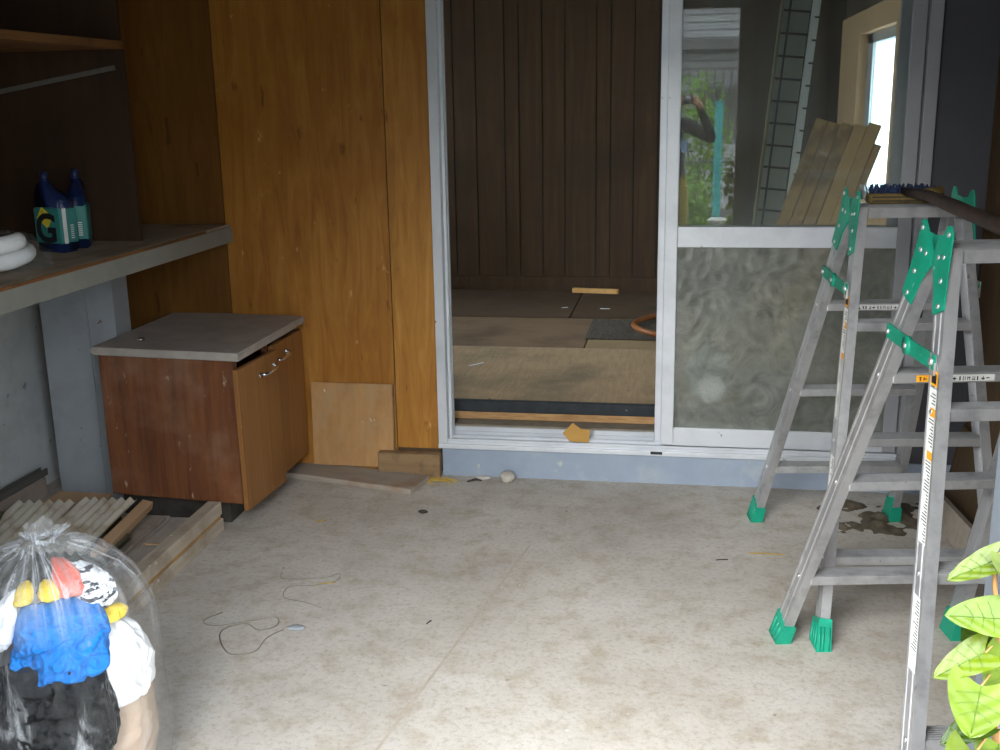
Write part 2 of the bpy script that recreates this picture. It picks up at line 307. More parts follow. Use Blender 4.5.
# ------------------------------------------------------------------ mesh building
class MB:
    def __init__(self):
        self.v = []; self.f = []; self.mi = []; self.sm = []
    def add(self, vs, fs, mi=0, smooth=False, mtx=None):
        o = len(self.v)
        self.v += [(mtx @ Vector(p)) if mtx else Vector(p) for p in vs]
        for f in fs:
            self.f.append([i + o for i in f]); self.mi.append(mi); self.sm.append(smooth)
        return self
    def box(self, x0, x1, y0, y1, z0, z1, mi=0, mtx=None, bev=0):
        if bev:
            bm = bmesh.new(); bmesh.ops.create_cube(bm, size=1)
            for v in bm.verts:
                v.co = Vector(((x0 + x1) / 2 + v.co.x * (x1 - x0), (y0 + y1) / 2 + v.co.y * (y1 - y0), (z0 + z1) / 2 + v.co.z * (z1 - z0)))
            bmesh.ops.bevel(bm, geom=bm.edges[:], offset=bev, segments=2, affect='EDGES', profile=.5)
            bm.verts.index_update()
            r = self.add([v.co.copy() for v in bm.verts], [[v.index for v in f.verts] for f in bm.faces], mi, False, mtx)
            bm.free(); return r
        vs = [(x, y, z) for z in (z0, z1) for y in (y0, y1) for x in (x0, x1)]
        return self.add(vs, [(0, 2, 3, 1), (4, 5, 7, 6), (0, 1, 5, 4), (2, 6, 7, 3), (0, 4, 6, 2), (1, 3, 7, 5)], mi, False, mtx)
    def prism(self, poly, a0, a1, axis='x', mi=0, mtx=None):
        n = len(poly)
        def P(p, a):
            return {'x': (a, p[0], p[1]), 'y': (p[0], a, p[1]), 'z': (p[0], p[1], a)}[axis]
        vs = [P(p, a0) for p in poly] + [P(p, a1) for p in poly]
        fs = [list(range(n))[::-1], [n + i for i in range(n)]] + [(i, (i + 1) % n, n + (i + 1) % n, n + i) for i in range(n)]
        return self.add(vs, fs, mi, False, mtx)
    def tube(self, pts, r, n=8, mi=0, closed=False, caps=True, mtx=None):
        pts = [Vector(p) for p in pts]; R = r if isinstance(r, (list, tuple)) else [r] * len(pts)
        N = len(pts); vs = []; fs = []
        prev = None
        for i, p in enumerate(pts):
            if closed: t = pts[(i + 1) % N] - pts[i - 1]
            else: t = pts[min(i + 1, N - 1)] - pts[max(i - 1, 0)]
            t.normalize()
            if prev is None:
                a = Vector((0, 0, 1)) if abs(t.z) < .9 else Vector((1, 0, 0))
                u = t.cross(a).normalized()
            else:
                u = (prev - t * prev.dot(t)).normalized()
            prev = u; w = t.cross(u)
            for k in range(n):
                an = 2 * PI * k / n
                vs.append(p + (u * math.cos(an) + w * math.sin(an)) * R[i])
        for i in range(N if closed else N - 1):
            j = (i + 1) % N
            for k in range(n):
                fs.append((i * n + k, i * n + (k + 1) % n, j * n + (k + 1) % n, j * n + k))
        if caps and not closed:
            fs.append(list(range(n))[::-1]); fs.append([(N - 1) * n + k for k in range(n)])
        return self.add(vs, fs, mi, True, mtx)
    def sweep(self, prof, p0, p1, ux, uy, mi=0):
        """profile (a,b) carried from p0 to p1 with a along ux and b along uy"""
        n = len(prof); p0, p1, ux, uy = map(Vector, (p0, p1, ux, uy))
        vs = [p0 + ux * a + uy * b for a, b in prof] + [p1 + ux * a + uy * b for a, b in prof]
        fs = [list(range(n))[::-1], [n + i for i in range(n)]] + [(i, (i + 1) % n, n + (i + 1) % n, n + i) for i in range(n)]
        return self.add(vs, fs, mi)
    def disc(self, c, nrm, r, h, n=12, mi=0, mtx=None):
        c = Vector(c); nrm = Vector(nrm).normalized()
        return self.tube([c, c + nrm * h], r, n, mi, mtx=mtx)
    def grid(self, fn, nu, nv, mi=0, smooth=True, mtx=None, wrap=False):
        vs = [fn(i / nu, j / nv) for j in range(nv + 1) for i in range(nu + 1)]
        fs = [(j * (nu + 1) + i, j * (nu + 1) + i + 1, (j + 1) * (nu + 1) + i + 1, (j + 1) * (nu + 1) + i) for j in range(nv) for i in range(nu)]
        return self.add(vs, fs, mi, smooth, mtx)
    def blob(self, c, r, amp=.2, freq=4, sub=4, mi=0, seed=0, ridge=False, mtx=None, amp2=0, freq2=12):
        bm = bmesh.new(); bmesh.ops.create_icosphere(bm, subdivisions=sub, radius=1)
        off = Vector((seed * 3.7, seed * 1.3, seed * 2.9)); vs = []
        for v in bm.verts:
            d = v.co.normalized()
            k = noise.noise(d * freq * .5 + off)
            if ridge: k = (1 - abs(noise.noise(d * freq * .5 + off)) * 2)
            s = 1 + amp * k
            if amp2: s += amp2 * (1 - 2 * abs(noise.noise(d * freq2 * .5 + off * 2)))
            vs.append(Vector((c[0] + d.x * r[0] * s, c[1] + d.y * r[1] * s, c[2] + d.z * r[2] * s)))
        bm.verts.index_update()
        self.add(vs, [[v.index for v in f.verts] for f in bm.faces], mi, True, mtx); bm.free()
        return self
    def build(self, name, mats, parent=None, fix=True):
        if not isinstance(mats, (list, tuple)): mats = [mats]
        me = bpy.data.meshes.new(name)
        me.from_pydata([tuple(v) for v in self.v], [], self.f)
        for m in mats: me.materials.append(M[m] if isinstance(m, str) else m)
        for p, mi, s in zip(me.polygons, self.mi, self.sm):
            p.material_index = mi; p.use_smooth = s
        if fix:
            bm = bmesh.new(); bm.from_mesh(me); bmesh.ops.recalc_face_normals(bm, faces=bm.faces[:]); bm.to_mesh(me); bm.free()
        me.update()
        o = bpy.data.objects.new(name, me); C.objects.link(o)
        if parent: o.parent = parent
        return o

def tag(o, label=None, cat=None, group=None, kind=None):
    if label: o['label'] = label
    if cat: o['category'] = cat
    if group: o['group'] = group
    if kind: o['kind'] = kind
    return o

def thing(name, label, cat, loc=(0, 0, 0), rz=0, group=None):
    o = bpy.data.objects.new(name, None); C.objects.link(o)
    o.empty_display_size = .1; o.location = loc; o.rotation_euler = (0, 0, rz)
    return tag(o, label, cat, group)

def kids(o): return [c for c in bpy.data.objects if c.parent is o]

def copy_tree(o, parent=None):
    c = o.copy(); C.objects.link(c)
    if parent: c.parent = parent
    for ch in kids(o): copy_tree(ch, c)
    return c

def struct(name, mb, m, label=None, cat=None):
    o = mb.build(name, m); o['kind'] = 'structure'
    if label: o['label'] = label
    if cat: o['category'] = cat
    return o

def put(mb, name, m, label, cat, group=None, loc=None, rz=0):
    o = mb.build(name, m); tag(o, label, cat, group)
    if loc: o.location = loc
    o.rotation_euler.z = rz
    return o

def centre(o):
    """move a one-mesh thing's origin to its base without moving it"""
    me = o.data; xs = [v.co.x for v in me.vertices]; ys = [v.co.y for v in me.vertices]; zs = [v.co.z for v in me.vertices]
    d = Vector(((min(xs) + max(xs)) / 2, (min(ys) + max(ys)) / 2, min(zs)))
    me.transform(Matrix.Translation(-d)); o.location = o.location + d
    return o

# ------------------------------------------------------------------ the garage shell
YW = 4.195           # rear wall face
XL, XR = -2.56, 1.07 # side walls
YO = 1.10            # garage opening
CEIL = 2.42
struct('floor', MB().box(XL - .1, XR + .1, YO - .06, YW + .13, -.12, 0), 'concrete', 'worn grey concrete garage floor', 'floor')
struct('ground', MB().box(-9, 9, -12, YO - .06, -.14, -.01), 'ground', 'grey ground outside the garage', 'ground')
struct('wall_left', MB().box(XL - .1, XL, YO, YW, 0, CEIL), 'left_panel', 'pale grey board wall under the counter', 'wall')
struct('wall_right', MB().box(XR, XR + .1, YO, YW, 0, CEIL), 'brown_ply', 'brown plywood side wall behind the ladders', 'wall')
# rear wall backing with a door hole x -0.97..0.86
struct('wall_back', MB().box(XL - .1, -.975, YW + .012, YW + .11, 0, CEIL).box(.862, XR + .1, YW + .012, YW + .11, 0, CEIL)
       .box(-.975, .862, YW + .012, YW + .11, 2.06, CEIL), 'interior_dark', 'rear garage wall behind the plywood', 'wall')
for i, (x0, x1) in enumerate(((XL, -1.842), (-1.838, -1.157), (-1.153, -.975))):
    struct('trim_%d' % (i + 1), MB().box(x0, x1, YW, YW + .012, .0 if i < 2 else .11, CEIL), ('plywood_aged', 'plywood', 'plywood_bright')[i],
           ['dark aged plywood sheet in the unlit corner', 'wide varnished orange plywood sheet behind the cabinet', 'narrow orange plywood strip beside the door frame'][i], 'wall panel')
struct('trim_4', MB().box(.862, 1.066, YW - .004, YW + .012, .12, CEIL), 'grey_panel', 'dark grey panel beside the sliding door', 'wall panel')
struct('baseboard_back', MB().box(-.962, XR, YW - .012, YW + .11, 0, .121), 'base_paint', 'blue grey painted concrete step under the door', 'base')
struct('ceiling', MB().box(XL - .1, XR + .1, YO - .1, YW + .11, CEIL, CEIL + .1), 'ceiling', 'dark garage ceiling', 'ceiling')
struct('wall_front', MB().box(XL - .1, -1.10, YO - .1, YO, 0, CEIL).box(.33, XR + .1, YO - .06, YO, 0, CEIL)
       .box(-1.10, .33, YO - .1, YO, 2.05, CEIL), 'grey_panel', 'front garage wall and lintel around the opening', 'wall')
struct('trim_5', MB().box(.312, .40, YO - .07, YO + .0, 0, 2.05, bev=.004), mat('jamb_paint', '#54595e', '#5e6368', 5, None, .6, speck='#6a4028', sscale=30, slo=.72, shi=.74), 'grey painted steel jamb behind the vine', 'jamb')
struct('trim_6', MB().box(XR - .012, XR, 3.35, 3.40, 0, CEIL).box(XR - .012, XR, 2.5, 2.55, 0, CEIL), 'brown_ply', 'brown battens on the side wall', 'batten')
# seam in the concrete
struct('trim_7', MB().add([(-.507, 3.5, .0006), (-.499, 3.5, .0006), (-.83, 1.3, .0006), (-.84, 1.3, .0006)], [(0, 1, 2, 3)]),
       mat('seam', '#a09688', '#b3a99b', 40), 'thin seam in the concrete floor', 'seam')

# ------------------------------------------------------------------ house interior
FZ = .25; YF = 7.3; IXR = .95; IXL = -2.7
IC = 2.55
def wall_far():
    mb = MB()
    # grooved boards: narrow dark grooves between panels
    xs = [-1.533, -1.381, -1.189, -1.094, -.939, -.791, -.585, -.492, -.341]
    pat = [.148, .206, .093, .151]
    a = -1.533; k = 3
    while a > IXL: a -= pat[(k) % 4]; k -= 1; xs.insert(0, a)
    a = -.341; k = 0
    while a < IXR: a += [.155, .152, .2, .095][k % 4]; k += 1; xs.append(a)
    xs = [x for x in xs if IXL < x < IXR]
    e = [IXL] + xs + [IXR]
    for x0, x1 in zip(e[:-1], e[1:]): mb.box(x0 + .004, x1 - .004, YF, YF + .02, FZ, IC)
    mb.box(IXL, IXR, YF + .006, YF + .06, 0, IC, 1)
    return mb
struct('wall_interior_back', wall_far(), ['interior_panel', M['dark_bar']], 'dark woodgrain panelled wall at the back of the room', 'wall')
struct('baseboard_interior', MB().box(IXL, IXR, YF - .02, YF, .0, FZ + .09), 'interior_panel', 'brown skirting board below the panelling', 'skirting')
struct('wall_interior_left', MB().box(IXL - .1, IXL, YW + .11, 4.5, 0, IC).box(IXL - .1, IXL, 7.0, YF + .06, 0, IC).box(IXL - .1, IXL, 4.5, 7.0, 0, .4).box(IXL - .1, IXL, 4.5, 7.0, 2.35, IC), 'interior_dark', 'dark side wall of the inner room', 'wall')
WY0, WY1, WZ0, WZ1 = 5.36, 7.05, .93, 1.83     # window hole in the interior right wall
struct('wall_interior_right', MB().box(IXR, IXR + .1, YW + .11, WY0, 0, IC).box(IXR, IXR + .1, WY1, YF + .06, 0, IC)
       .box(IXR, IXR + .1, WY0, WY1, 0, WZ0).box(IXR, IXR + .1, WY0, WY1, WZ1, IC), 'interior_dark', 'dark inner room wall holding the window', 'wall')
struct('wall_interior_front', MB().box(IXL, -.975, YW + .11, YW + .13, 0, IC).box(.862, IXR + .1, YW + .11, YW + .13, 0, IC).box(-.975, .862, YW + .11, YW + .13, 2.06, IC),
       'interior_dark', 'inner face of the wall around the sliding door', 'wall')
struct('ceiling_interior', MB().box(IXL - .1, IXR + .1, YW + .1, YF + .1, IC, IC + .1), 'ceiling', 'dark ceiling of the inner room', 'ceiling')
struct('floor_interior', MB().box(IXL - .1, IXR + .1, 4.31, YF + .06, 0, .185), 'interior_dark', 'floor below the tatami mats', 'floor')
# window in the inner room
w = thing('window_1', 'bright frosted window with pale wood surround in the inner room', 'window'); w['kind'] = 'structure'
mb = MB()
for (y0, y1, z0, z1) in ((WY1 - .55, WY1 + .17, WZ0 - .1, WZ1 + .11), (WY0 - .12, WY0 + .02, WZ0 - .1, WZ1 + .11), (WY0 + .02, WY1 - .55, WZ1 - .01, WZ1 + .11), (WY0 + .02, WY1 - .55, WZ0 - .1, WZ0 + .01)):
    mb.box(IXR - .03, IXR + .08, y0, y1, z0, z1)
mb.build('window_surround', 'raw_wood', w)
mb = MB()
for (y0, y1, z0, z1) in ((WY1 - .72, WY1 - .55, WZ0, WZ1), (WY0 + .02, WY0 + .09, WZ0, WZ1), (WY0, WY1, WZ1 - .06, WZ1), (WY0, WY1, WZ0, WZ0 + .06)):
    mb.box(IXR + .02, IXR + .06, y0, y1, z0, z1)
mb.build('window_frame', 'alu_white', w)
mb = MB(); mb.box(IXR + .035, IXR + .04, WY0 + .09, WY1 - .70, WZ0 + .06, WZ1 - .06)
mb.build('window_pane', 'frost_pane', w)

w = thing('window_2', 'wide window in the unseen side wall of the inner room', 'window'); w['kind'] = 'structure'  # added window in the unseen wall, brightens the inner room
MB().box(IXL - .06, IXL - .02, 4.5, 4.56, .4, 2.35).box(IXL - .06, IXL - .02, 6.94, 7.0, .4, 2.35).box(IXL - .06, IXL - .02, 5.72, 5.78, .4, 2.35).box(IXL - .06, IXL - .02, 4.5, 7.0, .4, .46).box(IXL - .06, IXL - .02, 4.5, 7.0, 2.29, 2.35).build('window_frame', 'alu_white', w)
MB().box(IXL - .045, IXL - .04, 4.56, 6.94, .46, 2.29).build('window_pane', 'clear_glass', w)
# tatami mats
def tatami(x0, x1, y0, y1, m, label, border=True, top=FZ, first=False):
    t = thing('tatami_mat', label, 'mat', ((x0 + x1) / 2, (y0 + y1) / 2, .185), 0, 'old mats covering the inner room floor')
    w, d = (x1 - x0) / 2 - .003, (y1 - y0) / 2 - .003
    h = top - .185
    MB().box(-w, w, -d + .005, d, 0, h * .45).build('straw_core', 'straw', t)
    MB().box(-w, w, -d + .02, d, h * .45, h, bev=.003).build('mat_surface', m, t)
    if border:
        MB().box(-w, w, -d - .004, -d + .03, h * .42, h + .004, bev=.004).build('cloth_border', 'border_black', t)
    return t
tatami(-2.2, -.0, 4.385, 5.46, 'tatami', 'bare tan tatami mat just inside the open door, straw edge showing', top=.262)
tatami(0, .945, 4.385, 5.46, 'tatami', 'bare tatami mat behind the frosted lower door panel', top=.262)
tatami(-2.65, -.50, 5.46, 6.30, 'tatami2', 'dull reddish brown tatami mat in the middle row', False)
tatami(-.50, .945, 5.46, 6.30, 'tatami_tan', 'tan tatami board beneath the dark woven square', False)
tatami(-2.65, -.66, 6.30, 7.28, 'tatami3', 'dark tatami mat against the panelled wall, opposite the door jamb side', False)
tatami(-.66, .945, 6.30, 7.28, 'tatami3', 'dark tatami mat against the panelled wall under the wooden stick', False)
centre(put(MB().grid(lambda u, v: (-.515 + .53 * u, 5.72 + .54 * v, FZ + .006 + .004 * noise.noise(Vector((u * 5, v * 5, 0)))), 20, 20)
           .box(-.515, .015, 5.72, 6.26, FZ + .0005, FZ + .003), 'woven_mat', 'woven', 'dark grey woven square lying on the tan mat', 'mat'))
centre(put(MB().box(-.73, -.42, -.018, .018, 0, .03, bev=.004), 'wooden_stick', 'plank_new', 'short pale wooden stick lying by the far skirting board', 'stick', loc=(0, 7.17, FZ), rz=0))
bpy.data.objects['wooden_stick'].rotation_euler.z = -.12
ring = [(-.10 + .165 * math.cos(a), 5.99 + .29 * math.sin(a), FZ + .034 + .010 * math.sin(a * 2)) for a in [2 * PI * k / 40 for k in range(40)]]
hs = thing('hose_loop', 'coiled orange brown hose loop on the tatami by the door stile', 'hose', (-.10, 5.99, FZ))
mb = MB().tube([Vector(p) - Vector((-.10, 5.99, FZ)) for p in ring], .016, 8, closed=True); mb.build('hose', 'hose', hs)
MB().tube([(-.035, .268, .036), (.0, .288, .036)], .019, 10).build('hose_clip', 'alu_white', hs)
centre(put(MB().tube([(-.20, 6.62, FZ + .008), (-.12, 6.64, FZ + .011), (-.05, 6.66, FZ + .008)], .006, 6), 'twig', 'dark_bit', 'thin dark stick on the tatami beyond the woven square', 'stick'))
for (x, y, a, s, lab) in ((-.72, 6.63, .3, .02, 'tiny white scrap on the dark mat, the one closer to the door jamb'), (-.47, 6.61, 0, .03, 'tiny white scrap on the dark mat near the wooden stick'), (-.98, 5.05, .9, .045, 'thin pale straw on the tan mat')):
    centre(put(MB().box(-s, s, -.004, .004, 0, .003), 'paper_scrap', 'white_paper', lab, 'scrap', 'pale scraps on the mats', (x, y, FZ + (.012 if y < 5.4 else 0)), a))
# ladder-like panel seen through the door glass, leaning in the room
t = thing('leaning_ladder', 'tall narrow pale ladder with dark rungs leaning inside behind the glass', 'ladder', (.30, 5.6, FZ + .012))
mtx = Matrix.Rotation(.0895, 4, 'Y') @ Matrix.Rotation(-.03, 4, 'X')
HL = 2.15
MB().box(-.012, .128, .012, .022, 0, HL, mtx=mtx).build('back_sheet', 'panel_pale', t)
MB().box(-.020, -.006, -.03, .02, 0, HL, mtx=mtx).build('rail', 'ladder_wood', t)
MB().box(.124, .162, -.028, .016, 0, HL, mtx=mtx).build('rail', 'rail_bright', t)
MB().box(.020, .029, -.012, .0, 0, HL, mtx=mtx).build('inner_bar', 'dark_bar', t)
MB().box(.119, .124, -.016, .0, 0, HL, mtx=mtx).build('inner_bar', 'dark_bar', t)
for k in range(20):
    z = .06 + k * .1057
    MB().box(-.006, .122, -.008, .004, z - .005, z + .005, mtx=mtx).box(.142, .164, -.033, -.026, z - .030, z - .021, mtx=mtx).build('rung', 'dark_bar', t)
# planks leaning by the window
for i, (x, h, mm, lab) in enumerate(((.585, 1.365, 'plank_dark', 'stained plank leaning inside, at the dark ladder side of the row'), (.640, 1.35, 'plank_dark', 'second stained plank of the leaning row behind the glass'),
                                     (.695, 1.345, 'plank_dark', 'third stained plank, beside the clean one, behind the glass'), (.750, 1.34, 'plank_new', 'clean pale plank in the middle of the leaning row'),
                                     (.802, 1.345, 'plank_new', 'clean pale plank nearest to the bright window in the row'))):
    mt = Matrix.Translation((x - .37, 5.02 - .024 * i, FZ + .035)) @ Matrix.Rotation(.322, 4, 'Y') @ Matrix.Rotation(-.06, 4, 'X') @ Matrix.Rotation(-.42, 4, 'Z')
    L_ = (h - FZ) / math.cos(.322)
    o = MB().box(-.026, .026, -.008, .008, 0, L_, bev=.002).build('plank', mm); o.matrix_world = mt
    tag(o, lab, 'plank', 'planks leaning inside the window')
for i, (x, z0, z1, lab) in enumerate(((.83, 1.12, 1.30, 'short offcut beside the upper end of the leaning planks'), (.775, .80, 1.10, 'short offcut lower down beside the leaning planks'))):
    mt = Matrix.Translation((x - (1.34 - z0) * .335, 5.03 + .03 * i, z0)) @ Matrix.Rotation(.322, 4, 'Y')
    o = MB().box(-.02, .02, -.008, .008, 0, z1 - z0, bev=.002).build('plank', 'plank_new'); o.matrix_world = mt
    tag(o, lab, 'plank', 'planks leaning inside the window')
# pale crumpled bag glimpsed through the frosted pane
centre(put(MB().blob((.118, 4.45, FZ + .15), (.085, .06, .115), .14, 5, 4, seed=2, amp2=.06), 'plastic_bag', 'white_paper', 'blurred white bag standing behind the frosted lower pane', 'bag'))
centre(put(MB().blob((.34, 4.50, FZ + .09), (.12, .09, .062), .12, 5, 4, seed=5, amp2=.05), 'cloth_bundle', 'siding', 'blurred grey bundle behind the frosted lower pane', 'bundle'))
centre(put(MB().blob((.25, 4.78, FZ + .15), (.12, .10, .115), .12, 5, 4, seed=8, amp2=.05), 'paper_bag', 'card', 'blurred brown bag behind the frosted lower pane', 'bag'))

# ------------------------------------------------------------------ sliding door and frame
fr = thing('door_1', 'silver aluminium sliding door frame with sill tracks', 'door frame'); fr['kind'] = 'structure'
mb = MB().box(-.975, -.937, 4.172, 4.30, .119, 2.06, bev=.002).box(-.937, -.925, 4.215, 4.225, .15, 2.03).box(-.937, -.925, 4.255, 4.265, .15, 2.03)
mb.build('frame_jamb', 'alu_white', fr)
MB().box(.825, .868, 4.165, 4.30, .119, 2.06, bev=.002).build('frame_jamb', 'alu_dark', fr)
MB().box(-.937, .825, 4.172, 4.30, 2.02, 2.06).build('frame_head', 'alu_white', fr)
MB().box(-.975, .868, 4.165, 4.20, .121, .14, bev=.002).box(-.96, .85, 4.178, 4.30, .121, .15).box(-.937, .825, 4.183, 4.187, .15, .158).box(-.937, .825, 4.229, 4.233, .15, .160).box(-.937, .825, 4.238, 4.242, .15, .160).box(-.937, .825, 4.276, 4.280, .15, .164).box(-.937, .825, 4.290, 4.30, .15, .180).build('door_sill', 'alu_white', fr)
MB().box(-.112, -.066, 4.164, 4.17, .128, .139).build('drain_slot', 'ink', fr)
MB().box(-.93, .82, 4.30, 4.384, .14, .187).build('dusty_gap', 'dust', fr)

def sliding_panel(x0, x1, y, name_lbl, outer):
    d = thing('sliding_door', name_lbl, 'sliding door', ((x0 + x1) / 2, y, .158))
    z0, z1 = .158, 2.025
    sw = .05
    hw = (x1 - x0) / 2; yy = .014
    for s in (-1, 1):
        a, b = (-hw, -hw + sw) if s < 0 else (hw - sw, hw)
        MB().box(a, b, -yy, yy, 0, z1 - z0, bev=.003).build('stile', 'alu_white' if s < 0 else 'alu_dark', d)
    MB().box(-hw + sw, hw - sw, -yy * .9, yy * .9, 0, .072, bev=.002).box(-hw + sw, hw - sw, -yy * .95, yy * .95, 0, .014).build('bottom_rail', 'alu_white', d)
    MB().box(-hw + sw, hw - sw, -yy * .9, yy * .9, .792 - .002, .868, bev=.002).box(-hw + sw, hw - sw, -yy, yy, .862, .868).build('middle_rail', 'alu_white', d)
    MB().box(-hw + sw, hw - sw, -yy * .9, yy * .9, z1 - z0 - .05, z1 - z0).build('top_rail', 'alu_white', d)
    MB().box(-hw + sw, hw - sw, -.002, .002, .868, z1 - z0 - .05).build('upper_glass', 'clear_glass', d)
    lg = MB().box(-hw + sw, hw - sw, -.002, .002, .072, .79).build('lower_glass', 'frost_low' if outer else 'clear_glass', d)
    if outer:
        sm = MB(); N_ = 48; cx, cz = -.258, .232
        for q in range(6):
            for k in range(N_):
                def pt(r_, j):
                    a = 2 * PI * j / N_; w_ = r_ * .064 / 6 * (1 + .16 * noise.noise(Vector((math.cos(a) * 2, math.sin(a) * 2, .5))))
                    return (cx + w_ * math.cos(a), -.0026, cz + 1.1 * w_ * math.sin(a))
                sm.add([pt(q, k), pt(q, k + 1), pt(q + 1, k + 1), pt(q + 1, k)], [(0, 1, 2, 3)])
        sm.build('dusty_smudge', 'smudge', lg, fix=False)  # pale round spot on the lower glass, fading outwards
    return d
sliding_panel(-.075, .822, 4.213, 'outer sliding door panel, clear glass above, patterned frosted glass below', True)
sliding_panel(-.100, .790, 4.256, 'inner sliding door panel pushed behind the outer one, edge showing', False)
# cardboard scrap on the sill
cp = [(-.052, .0), (-.012, .043), (.022, .018), (.060, .016), (.055, -.036), (-.022, -.034)]
o = MB().prism(cp, -.0015, .0015, 'y').build('cardboard_scrap', 'card'); o.location = (-.415, 4.205, .1725); o.rotation_euler.x = -.5
o.location.z = .192
tag(o, 'arrow shaped brown cardboard scrap standing on the door sill', 'cardboard')

# ------------------------------------------------------------------ small things at the foot of the rear wall
pp = thing('plywood_offcut', 'dusty brown plywood offcut leaning on the orange wall beside the cabinet', 'plywood', (-1.345, 4.17, .03))
b_ = MB().box(-.168, .18, -.004, .004, 0, .352).build('sheet', 'ply_patch', pp); b_.rotation_euler.x = -.05; 
MB().box(.178, .183, -.006, .006, .0, .35).build('sheet_edge', 'block_wood', pp).rotation_euler.x = -.05
o = put(MB().box(-.131, .131, -.022, .022, 0, .104, bev=.004), 'wood_block', 'block_wood', 'short rough wood block standing against the wall by the door step', 'wood block', loc=(-1.094, 4.15, 0))
o = put(MB().box(-.31, .29, -.085, .085, 0, .024, bev=.004), 'wood_board', 'floor_board', 'grey old board lying flat between the cabinet and the wood block', 'board', loc=(-1.30, 4.085, 0), rz=-.24)
centre(put(MB().blob((-.684, 4.13, .022), (.032, .03, .024), .2, 5, 3, seed=4), 'stone', 'stone', 'round pale stone on the floor before the door step', 'stone'))
centre(put(MB().blob((-.79, 4.15, .007), (.034, .016, .008), .15, 5, 3, seed=6), 'stone_chip', 'white_block', 'flat pale chip between the stone and the straw', 'stone chip'))
centre(put(MB().tube([(-.845, 4.10, .005), (-.815, 4.13, .006), (-.79, 4.15 - .03, .005)], [.003, .006, .003], 6), 'twig', 'dark_bit', 'short dark twig on the concrete before the door step', 'twig'))
mb = MB()
for k in range(26):
    a = random.uniform(-.5, .5); x = -1.01 + random.uniform(-.05, .07); y = 4.10 + random.uniform(-.02, .025); l = random.uniform(.03, .07)
    mb.tube([(x - l * math.cos(a), y - l * math.sin(a) * .6, .003 + random.uniform(0, .01)), (x, y, .008), (x + l * math.cos(a), y + l * math.sin(a), .003)], .0016, 4)
o = centre(put(mb, 'straw_tuft', 'straw_bits', 'small tuft of yellow straw by the wood block', 'straw')); o['kind'] = 'stuff'
centre(put(MB().blob((-.945, 3.75, .006), (.018, .012, .006), .35, 6, 3, seed=9), 'leaf_scrap', 'dark_bit', 'small dark crumpled leaf in the middle of the floor', 'leaf'))

# ------------------------------------------------------------------ left: counter, post, shelf, bottles
ct = thing('counter', 'dusty wall counter with grey metal front edge along the left wall', 'counter', (-2.185, 2.7, .965))
def cbox(x0, x1, y0, y1, z0, z1, bev=0): return MB().box(x0 + 2.185, x1 + 2.185, y0 - 2.7, y1 - 2.7, z0 - .965, z1 - .965, bev=bev)
cbox(XL, -1.822, 1.25, YW - .002, 1.012, 1.034, .002).build('counter_top', 'shelf_ply', ct)
cbox(-1.822, -1.811, 1.25, YW - .002, .962, 1.024, .002).build('front_edge', 'fascia', ct)
cbox(-1.86, -1.822, 1.25, YW - .002, .962, .968).build('edge_flange', 'fascia', ct)
cbox(-1.816, -1.809, 1.25, YW - .25, 1.024, 1.0335).build('wood_lip', 'shelf_wood', ct)
for y in (1.9, 3.0): cbox(XL, -1.83, y, y + .04, .97, 1.012).build('bearer', 'brown_ply', ct)
po = thing('support_panel', 'rust spotted grey steel panel holding up the counter behind the cabinet', 'support', (-2.26, 3.76, 0))
MB().box(-.16, .145, -.012, .012, 0, .962, bev=.002).build('sheet', 'grey_steel', po)
MB().box(.028, .036, -.017, -.011, 0, .96).build('fold', 'grey_steel', po)
MB().box(.132, .147, -.014, .10, 0, .96).build('flange', 'grey_steel', po)
sh = thing('shelf_unit', 'dark wooden shelf unit standing on the counter in the unlit corner', 'shelf', (-2.24, 3.0, 1.034))
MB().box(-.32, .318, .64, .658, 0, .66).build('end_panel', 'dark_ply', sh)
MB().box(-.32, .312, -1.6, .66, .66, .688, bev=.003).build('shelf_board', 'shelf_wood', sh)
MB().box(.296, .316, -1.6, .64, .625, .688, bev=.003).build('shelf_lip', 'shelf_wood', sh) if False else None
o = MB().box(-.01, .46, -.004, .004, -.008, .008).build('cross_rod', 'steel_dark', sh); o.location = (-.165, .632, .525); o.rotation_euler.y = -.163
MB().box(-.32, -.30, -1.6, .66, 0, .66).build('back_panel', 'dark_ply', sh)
MB().box(-.32, .30, .66, .675, .69, 1.30).build('upper_panel', 'dark_ply', sh)

